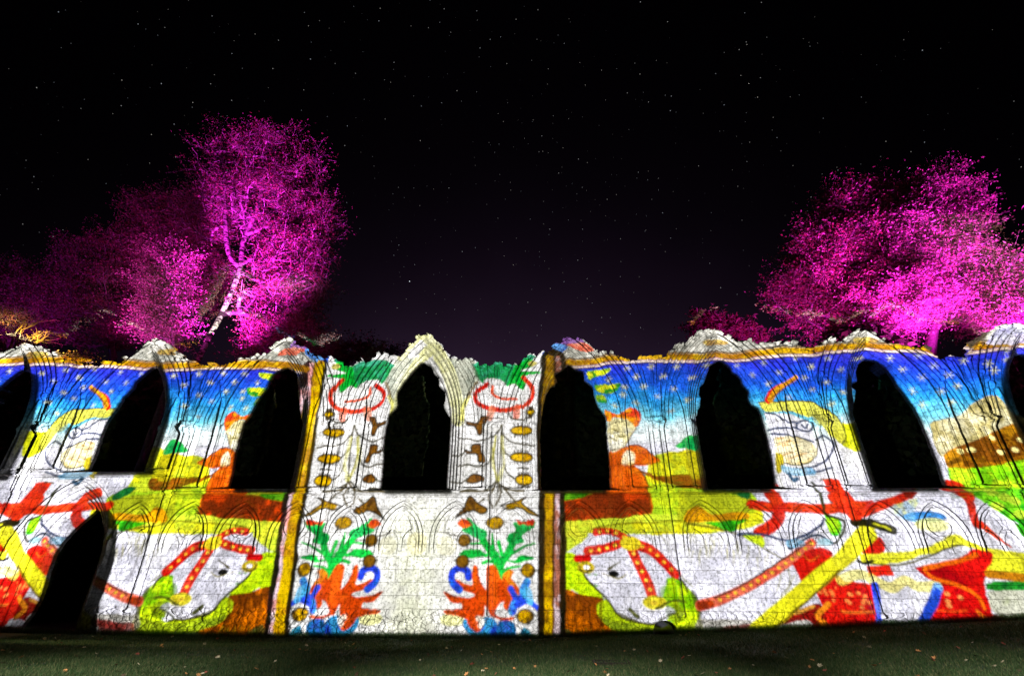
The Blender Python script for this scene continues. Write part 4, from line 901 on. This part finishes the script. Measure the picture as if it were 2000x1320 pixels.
tree('tree', 'dim wine red tree with spreading bare limbs left of the tall birch', 'tree', 8.5, [(350,705),(348,640),(345,560),(335,500)],
     [(330,440,80,60),(285,400,42,30),(380,470,60,60),(300,500,60,60),(400,560,60,70)], 300, 40000, .036, LEAF, BARK, .25, 12, limbs=([(345,560),(330,480),(300,420)], [(345,540),(375,460),(385,400)]), clump=1.0, stretch=2.0)
tree('tree', 'smaller pale pink leaved tree in front of the birch trunk', 'tree', 4.2, [(345,710),(340,650),(335,600),(330,560)],
     [(315,545,58,62),(320,600,58,50),(310,500,45,40),(345,520,38,50),(300,630,45,40),(330,655,45,30)], 200, 26000, .036, LEAFP, BARK, .16, 13, clump=.8)
tree('tree', 'rounded maroon tree second from the left edge of the treeline', 'tree', 8.0, [(220,705),(218,640),(215,590),(200,530)],
     [(170,510,78,62),(120,560,50,60),(210,570,80,70),(240,480,50,50),(170,630,100,50),(260,640,60,50)], 280, 42000, .038, LEAF, BARK, .22, 14, limbs=([(217,600),(215,550),(190,500)], [(216,595),(180,570),(145,545)]), clump=.95)
tree('tree', 'purple shadowed tree at the left edge of the treeline', 'tree', 8.5, [(20,705),(22,640),(25,580),(22,540)],
     [(20,560,60,65),(60,620,70,60),(-30,600,60,80),(80,580,40,50)], 200, 22000, .04, LEAF, BARK, .2, 15, limbs=([(25,580),(10,540),(18,500)],), clump=.95)
tree('tree', 'broad magenta tree with its trunk forking low, right of the treeline gap', 'tree', 6.5, [(1672,702),(1670,640),(1666,580),(1660,520),(1658,480)],
     [(1690,450,110,80),(1620,510,80,80),(1740,400,80,50),(1570,580,70,60),(1700,560,110,80),(1650,400,55,40),(1760,500,80,80),(1650,620,110,45)], 560, 90000, .038, LEAF, BARK, .24, 16, clump=1.0, stretch=2.2, limbs=([(1664,570),(1625,525),(1600,500)], [(1662,530),(1690,450),(1700,400)], [(1668,600),(1610,575),(1550,560)]))
tree('tree', 'bright pink tree with the highest crown on the right', 'tree', 5.2, [(1815,700),(1822,650),(1835,600),(1845,540),(1850,480)],
     [(1850,400,80,55),(1835,352,32,30),(1885,468,60,55),(1800,470,80,80),(1880,530,90,70),(1800,600,100,60),(1920,600,60,55)], 460, 80000, .038, LEAFP, BARK, .26, 17, clump=.95, stretch=2.0, limbs=([(1822,650),(1790,600),(1770,560)], [(1835,600),(1880,550),(1910,500)], [(1845,540),(1830,450),(1835,380)]))
tree('tree', 'cream and pink leaved tree cut by the right edge', 'tree', 4.5, [(2030,700),(2020,620),(2010,560)],
     [(1985,525,38,45),(1985,600,45,50),(2050,570,60,80),(1960,640,50,30)], 150, 22000, .038, LEAFP, BARK, .18, 18, clump=.8)
tree('small_tree', 'small wind blown pink shrub tree behind the wall near the middle right', 'tree', 9.5, [(1410,690),(1408,660),(1405,640)],
     [(1375,635,24,24),(1410,640,22,26),(1445,648,24,22),(1470,660,24,18)], 70, 9000, .05, LEAF, BARK, .12, 19, clump=.7, stretch=3.0)
tree('small_tree', 'low dull red tree behind the wall between birch and centre arch', 'tree', 12, [(700,720),(700,700),(702,690)],
     [(700,690,75,16),(650,700,40,18),(745,685,30,18)], 70, 7000, .06, LEAF, BARK, .12, 20, clump=.8)
# the dark wood beyond
r = np.random.default_rng(77); n_ = 70000
wx = r.uniform(-62, 72, n_); hgt = 9.5+6.5*fbm(wx, wx*0, .16, 40, 3)+1.2*vnoise(wx, wx*0, .9, 43); C = np.stack([wx, r.uniform(15, 20, n_), hgt*r.random(n_)**.8], 1)
P, F = leaves(C, .26, .8, 1.5); tag(mesh('woodland', P, F, LEAFD), 'dark wood standing far behind the ruined wall', 'woodland', kind='stuff')
# dark undergrowth behind the wall, seen through the openings and over its top
UG = [('dark bush seen through the arched doorway', -16.6, 4.4, 5.5, 2.2), ('dark evergreen bush behind the window at the left edge', -23.0, 5.5, 12.0, 2.15), ('dark evergreen bush behind the window over the doorway', -15.9, 5.5, 12.2, 2.15), ('dark evergreen bush behind the window left of the gilt border', -8.6, 5.5, 12.2, 2.15), ('dark evergreen bush behind the central window', -1.3, 5.5, 12.4, 2.15), ('dark evergreen bush behind the window right of the centre', 6.1, 5.5, 12.3, 2.15),
      ('dark evergreen bush with pale leaves behind the second window from the right', 13.5, 5.5, 12.5, 2.15), ('dark evergreen bush behind the tall right window', 20.8, 5.5, 12.4, 3.0), ('dark evergreen bush behind the window at the right edge', 28.0, 5.5, 12.4, 2.15)]
for i, (lb, x, y, h, rr_) in enumerate(UG):
    r = np.random.default_rng(200+i); g0 = float(ground(x, y)); root = empty('evergreen_bush', lb, 'bush', (x, y, g0), 'bushes behind the wall')
    n_ = 15000; q = r.normal(size=(n_, 3)); q /= np.linalg.norm(q, axis=1, keepdims=True); q *= r.uniform(.3, 1, (n_, 1))**.4
    zc = q[:, 2]*.5+.5; C = np.stack([x+q[:, 0]*rr_*(1.15-.35*zc), y+q[:, 1]*rr_*.7, g0+zc*h], 1)
    C += (np.stack([vnoise(C[:, 0], C[:, 2], 1.2, 9), vnoise(C[:, 1], C[:, 2], 1.2, 19), vnoise(C[:, 0], C[:, 1], 1.2, 29)], 1)-.5)*1.2
    C = C[C[:, 1] > 1.6]
    P, F = leaves(C, .16, .8, 1.4); mesh('foliage', P, F, LEAFD, root, (x, y, g0))
    k_ = 9; A = np.tile([[x, y, g0-.1]], (k_, 1))+r.normal(0, .15, (k_, 3))*[1, 1, 0]; B = A+np.stack([r.normal(0, .8, k_), r.normal(0, .4, k_), r.uniform(.6, .9, k_)*h], 1)
    P, F = tubes(A, B, np.full(k_, .07), np.full(k_, .02), 5); mesh('stem', P, F, BARK, root, (x, y, g0))
# golden twigs caught by the show at the far left
def twiggy(name, lb, segs, Y, mt, rad0, seed, leafn=0):
    r = np.random.default_rng(seed); A, B, ra, rb = [], [], [], []
    P0 = at(segs[0], segs[1], Y); base = np.array([P0[0], Y, float(ground(P0[0], Y))])
    stack = [(base, P0+[0, 0, -1.2], rad0*2, 0)]
    A.append(base); B.append(P0+[0, 0, -1.2]); ra.append(rad0*2); rb.append(rad0*1.6)
    def grow(p, d, L_, rd, lv):
        k = 3; q = p
        for s_ in range(k):
            d = d+r.normal(0, .28, 3)*[1, .5, .8]; d /= np.linalg.norm(d); n2 = q+d*L_/k
            A.append(q); B.append(n2); ra.append(rd*(1-.15*s_)); rb.append(rd*(1-.15*(s_+1))); q = n2
            if lv < 3 and r.random() < .75:
                dd = d+r.normal(0, .8, 3)*[1.2, .5, .9]; grow(q, dd/np.linalg.norm(dd), L_*.6, rd*.62, lv+1)
    c0 = P0+[0, 0, -1.2]
    for i in range(16):
        d = np.array([r.uniform(-1.6, 1.3), r.uniform(-.3, .3), r.uniform(.5, 1.2)]); grow(c0, d/np.linalg.norm(d), r.uniform(.9, 1.5), rad0*.8, 0)
    root = empty(name, lb, 'shrub', tuple(base)); P, F = tubes(np.array(A), np.array(B), np.array(ra), np.array(rb), 5); mesh('branches', P, F, mt, root, base)
    if leafn:
        B_ = np.array(B)[-leafn:]; P, F = leaves(np.repeat(B_, 3, 0)+r.normal(0, .06, (len(B_)*3, 3)), .03, .8, 1.5); mesh('foliage', P, F, LEAFP, root, base)
twiggy('twiggy_shrub', 'bare twigs lit golden standing above the wall at the left edge', (40, 655), 2.6, BARKP, .05, 5, 60)
# tuft growing on the wall top
r = np.random.default_rng(3); c = at(150, 702, .5); n_ = 420
C = c+r.normal(0, 1, (n_, 3))*[.42, .2, .16]; P, F = leaves(C, .035, .8, 1.6); rt = empty('wall_plant', 'tiny olive leaved plant rooted on the broken wall top at left', 'plant', tuple(c-[0, 0, .3]))
mesh('foliage', P, F, LEAFP, rt, c-[0, 0, .3]); A = np.tile(c-[0, 0, .3], (8, 1)); B = c+r.normal(0, .2, (8, 3)); P, F = tubes(A, B, np.full(8, .012), np.full(8, .006), 4); mesh('stem', P, F, BARK, rt, c-[0, 0, .3])

# ------------------------------------------------------------------ small things on the lawn
def dome(name, lb, cat, loc, rx, ry, rz, m):
    nu, nv_ = 20, 7; V = []; 
    for j in range(nv_+1):
        f = j/nv_*math.pi/2
        for i in range(nu):
            a = i/nu*2*math.pi; w_ = 1+.05*math.sin(3*a+j); V.append((math.cos(a)*rx*math.cos(f)**.8*w_, math.sin(a)*ry*math.cos(f)**.8*w_, rz*math.sin(f)))
    F = [(j*nu+i, j*nu+(i+1) % nu, (j+1)*nu+(i+1) % nu, (j+1)*nu+i) for j in range(nv_) for i in range(nu)]
    o = mesh(name, V, F, m, smoothf=True); o.location = loc; return tag(o, lb, cat)
p = at(1297, 1237, -.5); dome('sandbag', 'black rounded hump against the foot of the wall under the horse head', 'bag', (p[0], -.45, float(ground(p[0], -.45))-.02), .30, .22, .34, BLACK)
# drain grate in the turf
gp = [(-.42, .42)]
px_, py_ = 9.0, -7.35
def box(cx, cy, cz, sx, sy, sz):
    v = np.array([(i, j, k) for k in (-1, 1) for j in (-1, 1) for i in (-1, 1)], float)*[sx/2, sy/2, sz/2]+[cx, cy, cz]
    return v, np.array([(0,2,3,1),(4,5,7,6),(0,1,5,4),(2,6,7,3),(0,4,6,2),(1,3,7,5)])
Pg = at(1195, 1300, -7.2); k_ = (0.03-CAM[2])/(Pg[2]-CAM[2]) if False else 1
d_ = Pg-CAM; tt = (0.0-CAM[2])/d_[2]; Pd = CAM+d_*tt; gz0 = float(ground(Pd[0], Pd[1]))
root = empty('drain_cover', 'flat dark iron drain cover sunk in the lawn', 'drain cover', (Pd[0], Pd[1], gz0))
Vf, Ff, n_ = [], [], 0
for bx in ((0, -.2, .02, .74, .04, .05), (0, .2, .02, .74, .04, .05), (-.35, 0, .02, .04, .36, .05), (.35, 0, .02, .04, .36, .05)):
    v, f = box(*bx); Vf.append(v); Ff.append(f+n_); n_ += 8
o = mesh('frame', np.vstack(Vf), np.vstack(Ff), IRON, root)
Vf, Ff, n_ = [], [], 0
for i in range(9):
    v, f = box(-.28+.07*i, 0, .018, .03, .35, .03); Vf.append(v); Ff.append(f+n_); n_ += 8
v, f = box(0, 0, .004, .66, .34, .01); Vf.append(v); Ff.append(f+n_)
mesh('grate', np.vstack(Vf), np.vstack(Ff), BLACK, root)

# fallen leaves, one object each
def leaf_mesh(nm, m, curl):
    pts = [(0, -1), (.35, -.55), (.75, -.35), (.55, .1), (.8, .45), (.3, .5), (0, 1), (-.3, .5), (-.8, .45), (-.55, .1), (-.75, -.35), (-.35, -.55)]
    V = [(0, 0, 0)]+[(x, y, curl*(abs(x)+.5*y*y)) for x, y in pts]; me = bpy.data.meshes.new(nm)
    me.from_pydata(V, [], [(0, i+1, (i+1) % 12+1) for i in range(12)]); me.materials.append(m); return me
kinds = [('pale cream fallen leaf lying on the lawn', 'pale fallen leaves on the lawn', simple('cream_leaf', [(.3, (.62, .50, .34)), (.7, (.75, .66, .5))], 5), 70),
         ('orange brown fallen leaf lying on the lawn', 'orange fallen leaves on the lawn', simple('orange_leaf', [(.3, (.55, .22, .08)), (.7, (.65, .33, .14))], 5), 75),
         ('dull red fallen leaf lying on the lawn', 'red fallen leaves on the lawn', simple('red_leaf', [(.3, (.30, .07, .05)), (.7, (.42, .12, .09))], 5), 55),
         ('dark brown fallen leaf lying on the lawn', 'brown fallen leaves on the lawn', simple('brown_leaf', [(.3, (.05, .03, .02)), (.7, (.10, .06, .04))], 5), 40)]
for lb, gp_, m_, cnt_ in kinds:
    mes = [leaf_mesh('fallen_leaf', m_, c_) for c_ in (.15, .35, .6)]
    for i in range(cnt_):
        y = -9.2+8.6*random.random()**1.25; hw = (y+16.8)*1.02
        x = 4.2+random.uniform(-hw, hw)*.98
        s = random.uniform(.03, .06)
        o = bpy.data.objects.new('fallen_leaf', random.choice(mes)); COL.objects.link(o)
        o.location = (x, y, float(ground(x, y))+.035); o.scale = (s, s, s); o.rotation_euler = (random.uniform(-.7, .9), random.uniform(-.7, .7), random.uniform(0, 6.28))
        zx = 'left' if x < 4.2-hw*.33 else ('right' if x > 4.2+hw*.33 else 'middle'); zy = 'near' if y < -5.5 else 'far'
        tag(o, lb.replace('lying on the lawn', 'lying on the %s %s of the lawn' % (zy, zx)), 'leaf', gp_)
